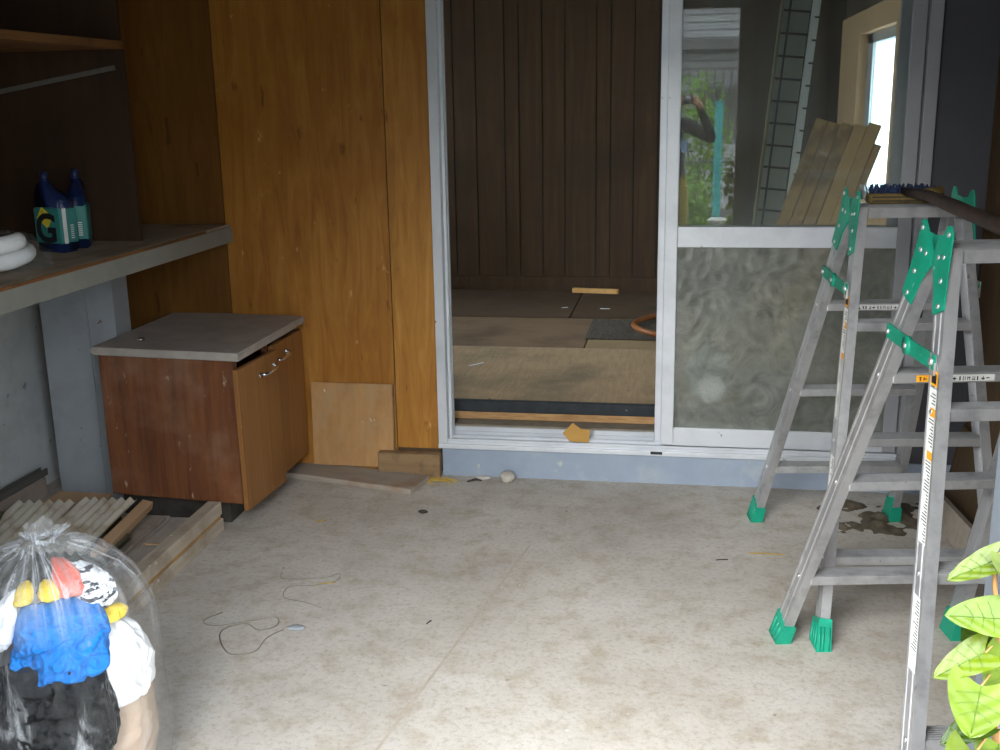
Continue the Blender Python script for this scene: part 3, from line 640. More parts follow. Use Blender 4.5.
# oil bottles
def bottle(loc, rz, label):
    t = thing('oil_bottle', label, 'bottle', loc, rz, 'navy oil bottles on the counter')
    W, Dp = .060, .035
    mb = MB()
    prof = [(-W, 0), (W, 0), (W, .165), (W - .008, .180), (-.012, .222), (-.020, .235), (-.044, .235), (-.050, .222), (-W, .19)]
    bm = bmesh.new()
    vs = [bm.verts.new((x, -Dp, z)) for x, z in prof]; f = bm.faces.new(vs)
    r = bmesh.ops.extrude_face_region(bm, geom=[f])
    for v in r['geom']:
        if isinstance(v, bmesh.types.BMVert): v.co.y = Dp
    for v in bm.verts:                      # neck is thinner than the body
        if v.co.z > .2: v.co.y *= .42
        elif v.co.z > .17: v.co.y *= .92
    bmesh.ops.recalc_face_normals(bm, faces=bm.faces[:])
    bmesh.ops.bevel(bm, geom=bm.edges[:], offset=.006, segments=3, affect='EDGES')
    bm.verts.index_update()
    mb.add([v.co.copy() for v in bm.verts], [[v.index for v in ff.verts] for ff in bm.faces], 0, True); bm.free()
    mb.build('bottle_body', 'bottle', t)
    MB().tube([(-.032, 0, .228), (-.0325, 0, .262)], .0125, 16).tube([(-.0325, 0, .235), (-.0325, 0, .239)], .015, 16).build('bottle_cap', 'bottle', t)
    lb = MB().box(-W - .0012, W + .0012, -Dp - .0012, Dp + .0012, .028, .148, bev=.007).build('bottle_label', 'label_teal', t)
    yy = -Dp - .0018
    c, s = math.cos(.6), math.sin(.6)
    q = [(-.028, .008), (.020, .008), (.020, -.022), (.0, -.03), (-.028, -.022)]
    MB().add([(-.008 + a * c * .95 + b * s, yy, .115 - a * s + b * c) for a, b in [(-.03, .024), (.014, .024), (.03, .008), (.03, -.024), (-.03, -.024)]], [(0, 1, 2, 3, 4)]).build('yellow_patch', 'yellow_sticker', lb)
    # scribble writing on the yellow patch
    mb = MB()
    for k in range(6):
        a0 = -.024 + k * .008
        for (b0, b1, d) in ((.004, .014, 0), (.014, .014, .005)):
            pts = [(-.008 + a * c * .95 + b * s, yy - .0005, .115 - a * s + b * c) for a, b in ((a0, b0), (a0 + d + .002, b1))]
            mb.tube(pts, .0007, 4)
    mb.build('handwriting', 'ink', lb)
    cu = bpy.data.curves.new('letter', 'FONT'); cu.body = 'G'; cu.size = .132; cu.align_x = 'CENTER'; cu.extrude = .0004; cu.offset = .0036
    tmp = bpy.data.objects.new('letter_tmp', cu); C.objects.link(tmp)
    bpy.context.view_layer.update()
    me = bpy.data.meshes.new_from_object(tmp.evaluated_get(bpy.context.evaluated_depsgraph_get()))
    bpy.data.objects.remove(tmp); bpy.data.curves.remove(cu)
    me.materials.clear(); me.materials.append(M['ink'])
    g = bpy.data.objects.new('letter', me); C.objects.link(g); g.parent = lb
    g.location = (-.004, yy - .001, .036); g.rotation_euler = (PI / 2, .0, 0)
    xx = W + .0018
    MB().add([(xx, -.026, .03), (xx, -.010, .03), (xx, -.010, .146), (xx, -.026, .146)], [(0, 1, 2, 3)]).build('white_stripe', 'sticker', lb)
    mb = MB()
    for k in range(7):
        mb.add([(xx, .004, .045 + k * .007), (xx, .018, .045 + k * .007), (xx, .018, .048 + k * .007), (xx, .004, .048 + k * .007)], [(0, 1, 2, 3)])
    mb.build('small_print', 'sticker', lb)
    return t
bottle((-2.075, 3.365, 1.034), -.30, 'navy oil bottle in front, black letter G and yellow patch facing out')
bottle((-2.062, 3.482, 1.034), -1.15, 'navy oil bottle standing behind the one with the black G')

# coiled white hose in a clear bag
t = thing('white_hose_coil', 'coil of thick white hose lying on the counter near the bottles', 'hose', (-2.045, 2.93, 1.037))
pts = []
for k in range(0, 61):
    a = k / 40 * 2 * PI + PI
    pts.append((.115 * math.cos(a), .115 * math.sin(a), .026 + .050 * max(0, k - 10) / 40 + .003 * math.sin(3 * a)))
MB().tube(pts, .0245, 12).build('hose', 'hose_white', t)
MB().tube([(-.115, 0, .026), (-.105, .05, .026), (-.07, .09, .026)], .0245, 12).build('hose_end', 'hose_white', t)
def bagfilm(u, v):
    a = u * 2 * PI
    prof = [(.0, .002), (.10, .002), (.150, .010), (.154, .06), (.138, .098), (.07, .112), (0, .118)]
    x = v * (len(prof) - 1); i = min(int(x), len(prof) - 2); f = x - i
    r = prof[i][0] * (1 - f) + prof[i + 1][0] * f; z = prof[i][1] * (1 - f) + prof[i + 1][1] * f
    n = noise.noise(Vector((math.cos(a) * 3, math.sin(a) * 3, z * 20))); r *= 1 + .09 * n
    return ((r + (.05 * max(0, math.cos(a - .25)) ** 6 if z < .05 else 0)) * math.cos(a), r * math.sin(a), max(.001, z + .008 * n * (z > .02)))
b2 = MB().grid(bagfilm, 64, 24).build('plastic_bag', 'film2'); b2.location = (-2.045, 2.93, 1.034)
tag(b2, 'clear plastic bag wrapped around the white hose coil on the counter', 'bag')

# ------------------------------------------------------------------ cabinet
# the carcass is racked out of square: its side runs slightly back towards the wall post
cb = thing('cabinet', 'low brown wooden cabinet with grey worktop and two oak look doors', 'cabinet', (-1.53, 3.49, 0))
RACK = Matrix(((1, .0, 0, 0), (-.09, 1, 0, 0), (0, 0, 1, 0), (0, 0, 0, 1)))
CW, CD = .555, .668
def cbuild(mb, name, m, par=None):
    o = mb.build(name, m, par or cb); o.data.transform(RACK); return o
cbuild(MB().box(-CW + .01, -.10, .07, CD - .02, 0, .11), 'plinth', 'black_dirty')
cbuild(MB().box(-CW, -.022, .014, .030, .10, .632), 'side_panel', 'dark_wood')
cbuild(MB().box(-CW, -.022, CD - .016, CD, .10, .632), 'side_panel', 'dark_wood')
cbuild(MB().box(-CW, -CW + .012, .03, CD - .016, .10, .632).box(-CW + .012, -.03, .03, CD - .016, .10, .116), 'back_panel', 'dark_wood')
for y in (.03, CD * .5 - .01): cbuild(MB().box(-.036, -.022, y, y + .02, .10, .632), 'front_frame', 'dark_wood')
cbuild(MB().box(-CW - .015, .010, -.005, CD + .01, .634, .665, bev=.004).box(-CW - .016, .012, -.0065, CD + .01, .642, .657), 'worktop', 'top_grey')
cbuild(MB().tube([(-.44, .13, .665), (-.44, .13, .673)], .015, 14), 'worktop_plug', 'chrome')
def cab_door(y0, y1, rz, rx, hinge_y, hy, drop):
    d = MB().box(0, .018, y0 - hinge_y, y1 - hinge_y, .085 - drop, .612 - drop, bev=.002).build('door', 'door_wood', cb)
    d.location = (-.020, hinge_y, 0); d.rotation_euler = (rx, 0, rz)
    y = hy - hinge_y; z = .555 - drop
    pts = [(.018, y - .055, z - .005), (.036, y - .048, z - .003), (.043, y - .03, z - .001), (.043, y + .03, z + .004), (.036, y + .048, z + .006), (.018, y + .055, z + .008)]
    MB().tube(pts, .0068, 8).tube([(.0175, y - .055, z - .005), (.0215, y - .055, z - .005)], .011, 10).tube([(.0175, y + .055, z + .008), (.0215, y + .055, z + .008)], .011, 10).build('handle', 'chrome', d)
cab_door(.020, .335, -.09, .018, .020, .245, .012)
cab_door(.345, .672, .0, 0, .672, .43, 0)

# ------------------------------------------------------------------ lumber, corrugated sheets on the floor by the cabinet
def beam(name, m, label, cat, x, y0, y1, z0, w, h, rz=0, grp=None, taper=0, tilt=0):
    L_ = (y1 - y0) / 2
    o = MB().box(-w / 2, w / 2, -L_, L_, 0, h, bev=.003).build(name, m)
    tag(o, label, cat, grp); o.location = (x, (y0 + y1) / 2, z0); o.rotation_euler.z = rz; o.rotation_euler.x = tilt
    return o
beam('timber', 'old_wood', 'weathered square timber at the bottom beside the open floor', 'timber', -1.650, 2.70, 3.50, 0, .052, .046, .012, 'weathered timbers on the floor')
t_ = beam('timber', 'orange_rot', 'thin orange split timber sandwiched between the two grey ones', 'timber', -1.652, 2.72, 3.49, .046, .046, .014, .012, 'weathered timbers on the floor')
beam('timber', 'old_wood', 'weathered square timber lying on top of the split one', 'timber', -1.652, 2.70, 3.50, .060, .052, .048, .016, 'weathered timbers on the floor')
beam('plank', 'old_wood2', 'pale grey plank flat on the floor next to the timbers', 'plank', -1.765, 2.72, 3.56, 0, .13, .016, .06, 'grey planks beside the cabinet')
beam('plank', 'old_wood2', 'pale grey plank under the dark narrow one', 'plank', -1.925, 2.74, 3.56, 0, .14, .018, .035, 'grey planks beside the cabinet')
beam('plank', 'old_wood3', 'narrow purplish grey plank on top of the pale one', 'plank', -1.876, 2.70, 3.52, .018, .062, .016, .045, 'grey planks beside the cabinet')
o = MB().box(-.075, .075, -.004, .004, 0, .006, bev=.001).build('wood_splinter', 'wedge_wood'); o.location = (-1.765, 3.30, .0165); o.rotation_euler.z = .12
tag(o, 'thin pale wood splinter lying on the grey plank', 'splinter')
def corr(name, m, label, W, L_, amp, nw, loc, rz, layers=1, tilt=0, grp=None, rough=False, roll=0):
    mb = MB()
    for q in range(layers):
        dz = q * .012
        def fn(u, v):
            e = .03 * noise.noise(Vector((u * 6, q, 3))) if rough and v < .01 else 0
            return ((u - .5) * W, (v - .5) * L_ + e, amp * math.sin(u * nw * 2 * PI) + dz)
        mb.grid(fn, nw * 10, 6)
        mb.grid(lambda u, v: Vector(fn(u, v)) - Vector((0, 0, .003)), nw * 10, 6)
    o = mb.build(name, m, fix=False); tag(o, label, 'corrugated sheet', grp)
    o.location = loc; o.rotation_euler = (tilt, roll, rz)
    return o
beam('wood_board', 'wedge_wood', 'flat tan board at the back of the pile by the grey support panel', 'board', -2.235, 3.40, 3.62, .062, .22, .012, .0)
beam('wood_board', 'brown_ply', 'flat brown board under the corrugated sheets', 'board', -2.165, 2.75, 3.46, 0, .32, .05, 0)
corr('corrugated_sheet', 'olive', 'olive brown corrugated plastic sheet under the yellowed ones', .46, .50, .0085, 11, (-2.06, 2.99, .062), .10, 2, 0, 'corrugated sheets by the cabinet', True)
corr('corrugated_sheet', 'olive', 'olive corrugated offcut lying against the left wall', .26, .5, .0095, 6, (-2.36, 3.00, .130), .42, 1, 0, 'corrugated sheets by the cabinet', True)
corr('corrugated_sheet', 'poly', 'yellowed white corrugated sheet on top beside the wedge shaped wood', .20, .46, .0075, 6, (-2.035, 3.255, .099), .10, 1, .03, 'corrugated sheets by the cabinet')
corr('corrugated_sheet', 'poly', 'yellowed white corrugated sheet on top by the left wall', .22, .42, .0075, 6, (-2.245, 3.225, .099), .17, 1, .03, 'corrugated sheets by the cabinet')
wd = MB().prism([(-.018, 0), (.018, 0), (.018, .05), (-.018, .05)], -.24, .22, 'y')
o = MB().box(-.02, .02, -.22, .22, 0, .03, bev=.002).build('wood_batten', 'wedge_wood'); o.location = (-1.898, 3.27, .07); o.rotation_euler = (.02, .25, .10); tag(o, 'clean tan batten next to the corrugated sheets', 'batten')
# long pieces along the left wall
beam('wood_plank', 'old_wood3', 'dull plank standing on edge along the left wall', 'plank', -2.50, 2.7, 3.74, 0, .03, .085, -.02)
o = MB().box(-.016, .016, -.6, .6, 0, .003).box(-.016, -.013, -.6, .6, 0, .028).box(.013, .016, -.6, .6, 0, .028).build('steel_channel', 'steel_dark'); o.location = (-2.505, 3.16, .086); o.rotation_euler.z = -.02
tag(o, 'dark steel channel lying on the plank along the left wall', 'channel')

# ------------------------------------------------------------------ rubbish bag and what is in it
BX, BY = -1.36, 1.98
PROF = [(0, .20), (.03, .235), (.126, .244), (.34, .232), (.457, .208), (.525, .176), (.560, .145), (.590, .090), (.602, .045), (.608, .022), (.613, .022), (.622, .036), (.632, .050)]
def bag_r(z):
    for (z0, r0), (z1, r1) in zip(PROF[:-1], PROF[1:]):
        if z0 <= z <= z1: return r0 + (r1 - r0) * (z - z0) / (z1 - z0)
    return PROF[-1][1]
def bag_fn(u, v):
    a = u * 2 * PI
    x_ = v * (len(PROF) - 1); i = min(int(x_), len(PROF) - 2); fz = x_ - i
    z = PROF[i][0] * (1 - fz) + PROF[i + 1][0] * fz
    r = bag_r(z)
    pleat = min(1, max(0, (z - .36) / .22)) if z < .612 else 1.6
    w = 1.5 * noise.noise(Vector((math.cos(a) * 1.5, math.sin(a) * 1.5, z * 2)))
    pl = (abs(math.sin(a * 8 + w)) ** .7 - .6) * .15 * pleat
    n = noise.noise(Vector((math.cos(a) * 1.8, math.sin(a) * 1.8, z * 5))) * .05 + noise.noise(Vector((math.cos(a) * 5, math.sin(a) * 5, z * 12))) * .015
    r *= 1 + pl + n
    zz = z - pl * .12 * (z < .6)
    if z > .616: zz = z + .008 * math.sin(a * 3 + 1) + .006 * math.sin(a * 7)
    return (r * math.cos(a) + .027 * min(1, z / .6), r * math.sin(a) * .95, max(.003, zz))
t = thing('rubbish_bag', 'clear plastic rubbish bag tied at the top, full of coloured rags', 'bag', (BX, BY, 0))
MB().grid(bag_fn, 170, 96).build('bag_film', 'film', t)
MB().tube([(.027 + .024 * math.cos(a), .023 * math.sin(a), .611 + .004 * math.sin(2 * a)) for a in [2 * PI * k / 20 for k in range(20)]], .006, 6, closed=True).build('bag_knot', 'film', t)
def lump(name, m, label, cat, c, r, amp, freq, seed, ridge=False, amp2=0, freq2=14, sub=5):
    return centre(put(MB().blob(c, r, amp, freq, sub, seed=seed, ridge=ridge, amp2=amp2, freq2=freq2), name, m, label, cat))
def wad(name, m, label, cat, d0, d1, z0, z1, k, seed, wr=.010, fq=30, depth=.10):
    """a crumpled wad pressed against the inside of the bag between two bearings and two heights"""
    mb = MB(); off = Vector((seed * 2.3, seed * 5.1, seed * .7)); NA, NR = 150, 60
    am, ah, zm, zh = (d0 + d1) / 2, (d1 - d0) / 2, (z0 + z1) / 2, (z1 - z0) / 2
    def P(s, th, front):
        ed = 1 + .16 * noise.noise(Vector((math.cos(th) * 1.6, math.sin(th) * 1.6, 0)) + off) + .07 * noise.noise(Vector((math.cos(th) * 5, math.sin(th) * 5, 1)) + off)
        sq = 1 / max(abs(math.cos(th)), abs(math.sin(th))) ** .35
        A = math.radians(-55.5 + am + ah * s * ed * sq * math.cos(th)); z = zm + zh * s * ed * sq * math.sin(th)
        R0 = bag_r(max(.01, min(.6, z))) * k
        q = Vector((R0 * math.cos(A), R0 * math.sin(A), z))
        w = wr * (1 - 2 * abs(noise.noise(q * fq * .5 + off))) + wr * .6 * (1 - 2 * abs(noise.noise(q * fq * 1.3 + off))) + wr * .3 * (1 - 2 * abs(noise.noise(q * fq * 2.9 + off)))
        rr = R0 - depth * .35 * s ** 6 + w * (1 - s ** 8) - (0 if front else (depth * .65) * (1 - s ** 2))
        rr = max(.015, rr - .008)
        return (BX + rr * math.cos(A) + .027 * min(1, z / .6), BY + rr * math.sin(A) * .95, z)
    for front in (True, False):
        mb.grid(lambda u, v: P(v, u * 2 * PI, front), NA, NR)
    o = mb.build(name, m)
    bm = bmesh.new(); bm.from_mesh(o.data); bmesh.ops.remove_doubles(bm, verts=bm.verts[:], dist=.00005); bmesh.ops.recalc_face_normals(bm, faces=bm.faces[:]); bm.to_mesh(o.data); bm.free()
    tag(o, label, cat); return centre(o)
wad('blue_cloth', 'blue_cloth', 'crumpled bright blue cloth inside the clear rubbish bag', 'cloth', -34, 43, .345, .520, .90, 3, .020, 24)
wad('black_plastic_bag', 'black_bag', 'shiny crumpled black plastic bag low inside the clear bag', 'bag', -52, 38, .12, .415, .94, 7, .016, 46)
wad('yellow_cloth', 'yellow_cloth', 'larger wad of yellow cloth above the blue cloth', 'cloth', -13, 8, .520, .556, .87, 5, .006, 40, .06)
wad('yellow_cloth', 'yellow_cloth', 'smaller wad of yellow cloth at the edge of the frame in the bag', 'cloth', -34, -16, .515, .556, .87, 8, .006, 40, .06)
wad('red_plastic_wrapper', 'red_plastic', 'coral red crumpled wrapper high inside the clear bag', 'wrapper', 2, 34, .515, .585, .86, 12, .006, 40, .06)
wad('newspaper_ball', 'print_paper', 'crumpled printed paper beside the red wrapper in the bag', 'paper', 22, 60, .475, .570, .88, 14, .008, 30, .06)
wad('white_paper_ball', 'white_paper', 'crumpled bright white paper between blue cloth and brown paper', 'paper', 27, 78, .235, .44, .92, 16, .010, 16, .10)
wad('cream_paper_ball', 'white_paper', 'crumpled cream paper beside the blue cloth at the edge of frame', 'paper', -50, -29, .43, .54, .90, 18, .008, 30, .06)
wad('yellow_cloth', 'yellow_cloth', 'yellow strip of cloth between printed and white paper in the bag', 'cloth', 30, 60, .445, .475, .91, 21, .004, 40, .05)
wad('brown_paper_ball', 'brown_paper', 'crumpled brown paper at the bottom of the clear bag', 'paper', 36, 120, .03, .33, .88, 23, .006, 14, .10)
lump('grey_rag', 'siding', 'grey rag at the back of the clear rubbish bag', 'cloth', (-1.375, 2.015, .235), (.165, .135, .222), .12, 4, 27, amp2=.05)

# ------------------------------------------------------------------ litter on the floor
def wirepts(px, z=.0025): return [(x, y, z) for x, y in px]
def smooth_pts(p, n=8):
    out = []
    P = [Vector(q) for q in p]
    for i in range(len(P) - 1):
        a, b, c, d = P[max(i - 1, 0)], P[i], P[i + 1], P[min(i + 2, len(P) - 1)]
        for k in range(n):
            t = k / n
            out.append(.5 * ((2 * b) + (c - a) * t + (2 * a - 5 * b + 4 * c - d) * t * t + (3 * b - a - 3 * c + d) * t ** 3))
    out.append(P[-1]); return out
w1 = [(-1.36, 2.86), (-1.395, 2.80), (-1.345, 2.775), (-1.25, 2.82), (-1.185, 2.85), (-1.165, 2.80), (-1.205, 2.765), (-1.26, 2.80), (-1.31, 2.76), (-1.30, 2.70), (-1.235, 2.62), (-1.17, 2.64), (-1.165, 2.72), (-1.135, 2.78)]
centre(put(MB().tube(smooth_pts(wirepts(w1)), .0018, 5), 'string_loop', 'wire', 'loose loop of thin grey string on the concrete near the timbers', 'string'))
w2 = [(-1.285, 3.165), (-1.265, 3.12), (-1.19, 3.125), (-1.12, 3.15), (-1.09, 3.18), (-1.085, 3.12), (-1.15, 3.08), (-1.22, 3.06), (-1.21, 2.985), (-1.13, 2.96), (-1.07, 2.93)]
centre(put(MB().tube(smooth_pts(wirepts(w2)), .0012, 5), 'thin_wire', 'wire', 'tangle of very thin wire on the floor beyond the string loop', 'wire'))
centre(put(MB().blob((-1.10, 2.79, .005), (.028, .014, .006), .3, 5, 3, seed=31), 'paper_scrap', 'grey_steel', 'small grey blue scrap at the end of the string loop', 'scrap'))
bt = thing('battery', 'small striped cylindrical battery lying on the concrete', 'battery', (-1.006, 1.953, .008), -.72)
MB().tube([(-.026, 0, 0), (.024, 0, 0)], .0075, 12).build('battery_body', 'sticker', bt)
for x in (-.020, -.008, .006, .018): MB().tube([(x - .003, 0, 0), (x + .003, 0, 0)], .0078, 12).build('stripe', 'ink', bt)
MB().tube([(.024, 0, 0), (.028, 0, 0)], .003, 8).build('battery_tip', 'chrome', bt)
for i, (x, y, l, a, m_, lab) in enumerate(((-.74, 2.10, .03, .1, 'straw_bits', 'pale dry straw on the concrete close to the battery'), (-.72, 2.88, .012, 1.2, 'dark_bit', 'tiny dark twig in the middle of the floor'),
                                           (-1.30, 3.62, .02, .5, 'straw_bits', 'dry straw near the cabinet plinth'), (.30, 3.52, .06, .0, 'straw_bits', 'long dry straw under the ladders'),
                                           (-1.11, 3.10, .03, .4, 'straw_bits', 'dry straw by the thin wire'), (.15, 3.45, .02, .2, 'dark_bit', 'dark crumb near the green ladder foot'))):
    centre(put(MB().tube([(-l * math.cos(a) + x, y - l * math.sin(a), .003), (x, y, .004), (x + l * math.cos(a), y + l * math.sin(a), .003)], .002, 5), 'straw' if m_ == 'straw_bits' else 'twig', m_, lab, 'litter'))
mb = MB()
def deb(u, v):
    x = .50 + .42 * u; y = 3.72 + .38 * v
    e = min(u, 1 - u, v, 1 - v) * 4
    h = (.012 + .03 * noise.noise(Vector((x * 9, y * 9, 2))) + .02 * noise.noise(Vector((x * 25, y * 25, 5)))) * min(1, e)
    return (x, y, max(.0005, h - .004) if h > .004 else -.002)
mb.grid(deb, 50, 46)
o = centre(put(mb, 'mud_debris', 'debris', 'patch of dark muddy debris around the ladder foot', 'debris')); o['kind'] = 'stuff'
# boards leaning on the right wall
o = MB().box(-.008, .008, -.28, .28, 0, .30).build('plywood_board', 'brown_ply'); o.location = (1.0, 3.86, 0); o.rotation_euler.y = .18; tag(o, 'brown plywood board leaning against the side wall behind the ladders', 'plywood')
o = MB().box(-.012, .012, -.22, .22, 0, .10).build('wood_offcut', 'floor_board'); o.location = (.925, 3.80, 0); o.rotation_euler = (0, .25, .1); tag(o, 'low wood offcut leaning in front of the brown board', 'wood offcut')

# ------------------------------------------------------------------ stepladders
LH, WB, WT, SB, ST = 1.182, .495, .2925, .961, .079
RZ = [.2404, .5518, .8636]
def lpt(sx, sy, z, shr):
    k = z / LH
    return Vector((sx * (WB + (WT - WB) * k) / 2 + shr * k, sy * (SB + (ST - SB) * k) / 2, z))
def text_marks(mb, p, ux, uz, n, w, h, mi, nrm, seed):
    """rows of small character-like strokes"""
    rnd = random.Random(seed); p, ux, uz, nrm = Vector(p), Vector(ux), Vector(uz), Vector(nrm)
    for k in range(n):
        if rnd.random() < .15: continue
        o = p + ux * (k * w * 1.25)
        for q in range(3):
            a = rnd.uniform(0, .7) * w; b = rnd.uniform(0, .7) * h
            if rnd.random() < .5: s = (w * .9, h * .16); a = 0
            else: s = (w * .16, h * .9); b = 0
            c = [o + ux * a + uz * b + nrm * .0006, o + ux * (a + s[0]) + uz * b + nrm * .0006, o + ux * (a + s[0]) + uz * (b + s[1]) + nrm * .0006, o + ux * a + uz * (b + s[1]) + nrm * .0006]
            mb.add(c, [(0, 1, 2, 3)], mi)
def stepladder(loc, rz, shr, label, top_sticker=False):
    t = thing('stepladder', label, 'ladder', loc, rz, 'aluminium stepladders by the side wall')
    for sy in (1, -1):
        for sx in (-1, 1):
            p0, p1 = lpt(sx, sy, .015, shr), lpt(sx, sy, LH - .008, shr)
            ax = (p1 - p0).normalized()
            uo = Vector((sx, 0, 0)); uo = (uo - ax * uo.dot(ax)).normalized()     # outward
            ud = ax.cross(uo).normalized()
            if ud.y * sy < 0: ud = -ud                                            # away from the middle of the A
            d = .030
            prof = [(.0135, -d), (.0135, -d + .008), (.0115, -d + .010), (.0115, -.009), (.0135, -.007), (.0135, .007), (.0115, .009), (.0115, d - .010), (.0135, d - .008), (.0135, d),
                    (-.0135, d), (-.0135, d - .003), (.008, d - .003), (.008, -d + .003), (-.0135, -d + .003), (-.0135, -d)]
            r = MB().sweep(prof, p0, p1, uo, ud).build('rail', 'alu', t)
            # rivets where the rungs meet
            for z in RZ:
                MB().disc(lpt(sx, sy, z - .012, shr) + uo * .0135, uo, .006, .003, 10).build('rivet', 'rivet', r)
            # foot cap
            f0, f1 = lpt(sx, sy, 0, shr), lpt(sx, sy, .072, shr)
            fp = []
            mb = MB()
            a1 = [(x, y) for x, y in ((-.019, -.037), (.019, -.037), (.019, .037), (-.019, .037))]
            top = [f1 + uo * x * .95 + ud * y for x, y in a1]; bot = [f0 + Vector((sx * x, sy * y, 0)) * 1.12 for x, y in a1]
            mb.add([Vector((b.x, b.y, 0)) for b in bot] + top, [(0, 1, 2, 3), (4, 5, 6, 7), (0, 1, 5, 4), (1, 2, 6, 5), (2, 3, 7, 6), (3, 0, 4, 7)])
            for q in (-.022, 0, .022):       # grip ribs
                b = f0 + Vector((sx * .0205, sy * q, 0)); e = f1 + uo * .018 + ud * q
                mb.tube([Vector((b.x, b.y, .004)), b.lerp(e, .8)], .004, 6)
            for q in (-.012, .004, .014):
                b = f0 + Vector((sx * q, sy * .042, 0)); e = f1 + uo * q + ud * .037
                mb.tube([Vector((b.x, b.y, .004)), b.lerp(e, .75)], .0035, 6)
            mb.build('foot_cap', 'green', t)
            # hinge plate
            hb = MB()
            q0 = lpt(sx, sy, LH - .002, shr); q1 = lpt(sx, sy, LH - .052, shr); q2 = lpt(sx, sy, LH - .135, shr)
            off = uo * .0145
            A_ = [q0 + Vector((0, -sy * (abs(q0.y) + .010), .020)), q0 - ud * .016 + Vector((0, 0, .030)), q0 + ud * .0 + Vector((0, 0, .024)), q0 + ud * .022 + Vector((0, 0, .040)), q0 + ud * .040 + Vector((0, 0, .034)), q0 + ud * .050 + Vector((0, 0, .012)), q1 + ud * .040, q2 + ud * .031,
                  q2 - ud * .026, q1 - ud * .030 - ax * .03, q1 - ud * .040 + ax * .0, q0 + Vector((0, -sy * (abs(q0.y) + .012), -.030))]
            n = len(A_)
            lo = [p + off for p in A_]; hi = [p + off + uo * .004 for p in A_]
            hb.add(lo + hi, [list(range(n))[::-1], [n + i for i in range(n)]] + [(i, (i + 1) % n, n + (i + 1) % n, n + i) for i in range(n)])
            hp = hb.build('hinge_plate', 'green', t)
            for p in (q0 + ud * .034 + Vector((0, 0, .018)), q0 - ax * .020 - ud * .012, q0 - ax * .026 + ud * .016, q1 - ax * .022 + ud * .008, q2 + ax * .014 + ud * .004):
                MB().disc(p + off + uo * .003, uo, .006, .004, 10).build('rivet', 'rivet', hp)
        # rungs
        for z in RZ:
            a, b = lpt(-1, sy, z, shr), lpt(1, sy, z, shr)
            x0, x1 = a.x + .008, b.x - .008; y = a.y
            mb = MB().box(x0, x1, y - .030, y + .030, z - .026, z, bev=.003)
            for q in (-.024, -.016, -.008, 0, .008, .016, .024): mb.box(x0 + .002, x1 - .002, y + q - .0015, y + q + .0015, z, z + .0015)
            rg = mb.build('rung', 'alu', t)
            if z == RZ[2] and sy > 0:
                yf = y - .0304
                mb = MB()
                mb.add([(x0 + .055, yf, z - .022), (x0 + .085, yf, z - .022), (x0 + .085, yf, z - .006), (x0 + .055, yf, z - .006)], [(0, 1, 2, 3)], 0)
                mb.add([(x0 + .088, yf, z - .022), (x0 + .24, yf, z - .022), (x0 + .24, yf, z - .006), (x0 + .088, yf, z - .006)], [(0, 1, 2, 3)], 1)
                text_marks(mb, (x0 + .096, yf, z - .020), (1, 0, 0), (0, 0, 1), 12, .009, .011, 2, (0, -1, 0), 3)
                text_marks(mb, (x0 + .060, yf, z - .020), (1, 0, 0), (0, 0, 1), 2, .009, .011, 2, (0, -1, 0), 5)
                mb.build('warning_sticker', ['orange_sticker', 'sticker', 'ink'], rg)
        # top tread
        a, b = lpt(-1, sy, LH, shr), lpt(1, sy, LH, shr)
        y0, y1 = (.003, .075) if sy > 0 else (-.075, -.003)
        mb = MB().box(a.x - .012, b.x + .012, y0, y1, LH - .004, LH, bev=.0015)
        for q in range(7): mb.box(a.x - .008, b.x + .008, y0 + .006 + q * .009, y0 + .009 + q * .009, LH, LH + .0015)
        yo = y1 if sy > 0 else y0
        mb.box(a.x + .014, b.x - .014, yo - .003, yo + .003, LH - .030, LH - .001)
        tp = mb.build('top_tread', 'alu', t)
        if sy < 0 and top_sticker:
            MB().add([(a.x + .105, y0 - .0035, LH - .022), (a.x + .125, y0 - .0035, LH - .022), (a.x + .125, y0 - .0035, LH - .006), (a.x + .105, y0 - .0035, LH - .006)], [(0, 1, 2, 3)]).build('sticker', 'yellow_sticker', tp)
    # side straps that lock the A open
    for sx in (-1, 1):
        mb = MB()
        zz = .958
        a, b = lpt(sx, 1, zz + .005, shr) + Vector((0, .020, 0)), lpt(sx, -1, zz - .004, shr) - Vector((0, .004, 0))
        mid = a.lerp(b, .47) + Vector((0, 0, -.002))
        o_ = Vector((sx * .017, 0, 0))
        for p, q, k in ((a, mid, 0), (mid, b, .003)):
            dr = (q - p).normalized(); up = Vector((1, 0, 0)).cross(dr).normalized()
            w_ = .017
            pts = [p + up * w_ - dr * .012, q + up * w_ + dr * .014, q - up * w_ + dr * .014, p - up * w_ - dr * .012]
            lo = [c + o_ + Vector((sx * k, 0, 0)) for c in pts]; hi = [c + Vector((sx * .004, 0, 0)) for c in lo]
            mb.add(lo + hi, [(0, 1, 2, 3), (4, 5, 6, 7), (0, 1, 5, 4), (1, 2, 6, 5), (2, 3, 7, 6), (3, 0, 4, 7)])
        mb.disc(mid + o_, (sx, 0, 0), .021, .011, 16)
        st = mb.build('lock_strap', 'green', t)
        MB().disc(a + o_, (sx, 0, 0), .006, .009, 10).build('rivet', 'rivet', st)
        MB().disc(mid + o_, (sx, 0, 0), .006, .014, 10).build('rivet', 'rivet', st)
        MB().disc(b + o_, (sx, 0, 0), .008, .012, 10).box(b.x + o_.x - .002, b.x + o_.x + sx * .009 + .002, b.y - .014, b.y + .010, b.z - .028, b.z + .018).build('strap_bolt', 'rivet', st)
    # long instruction label on one rail
    rl = [o for o in kids(t) if o.name.startswith('rail')][2]
    p = lambda z, q: lpt(-1, -1, z, shr) + Vector((-.0150, q, 0))
    mb = MB()
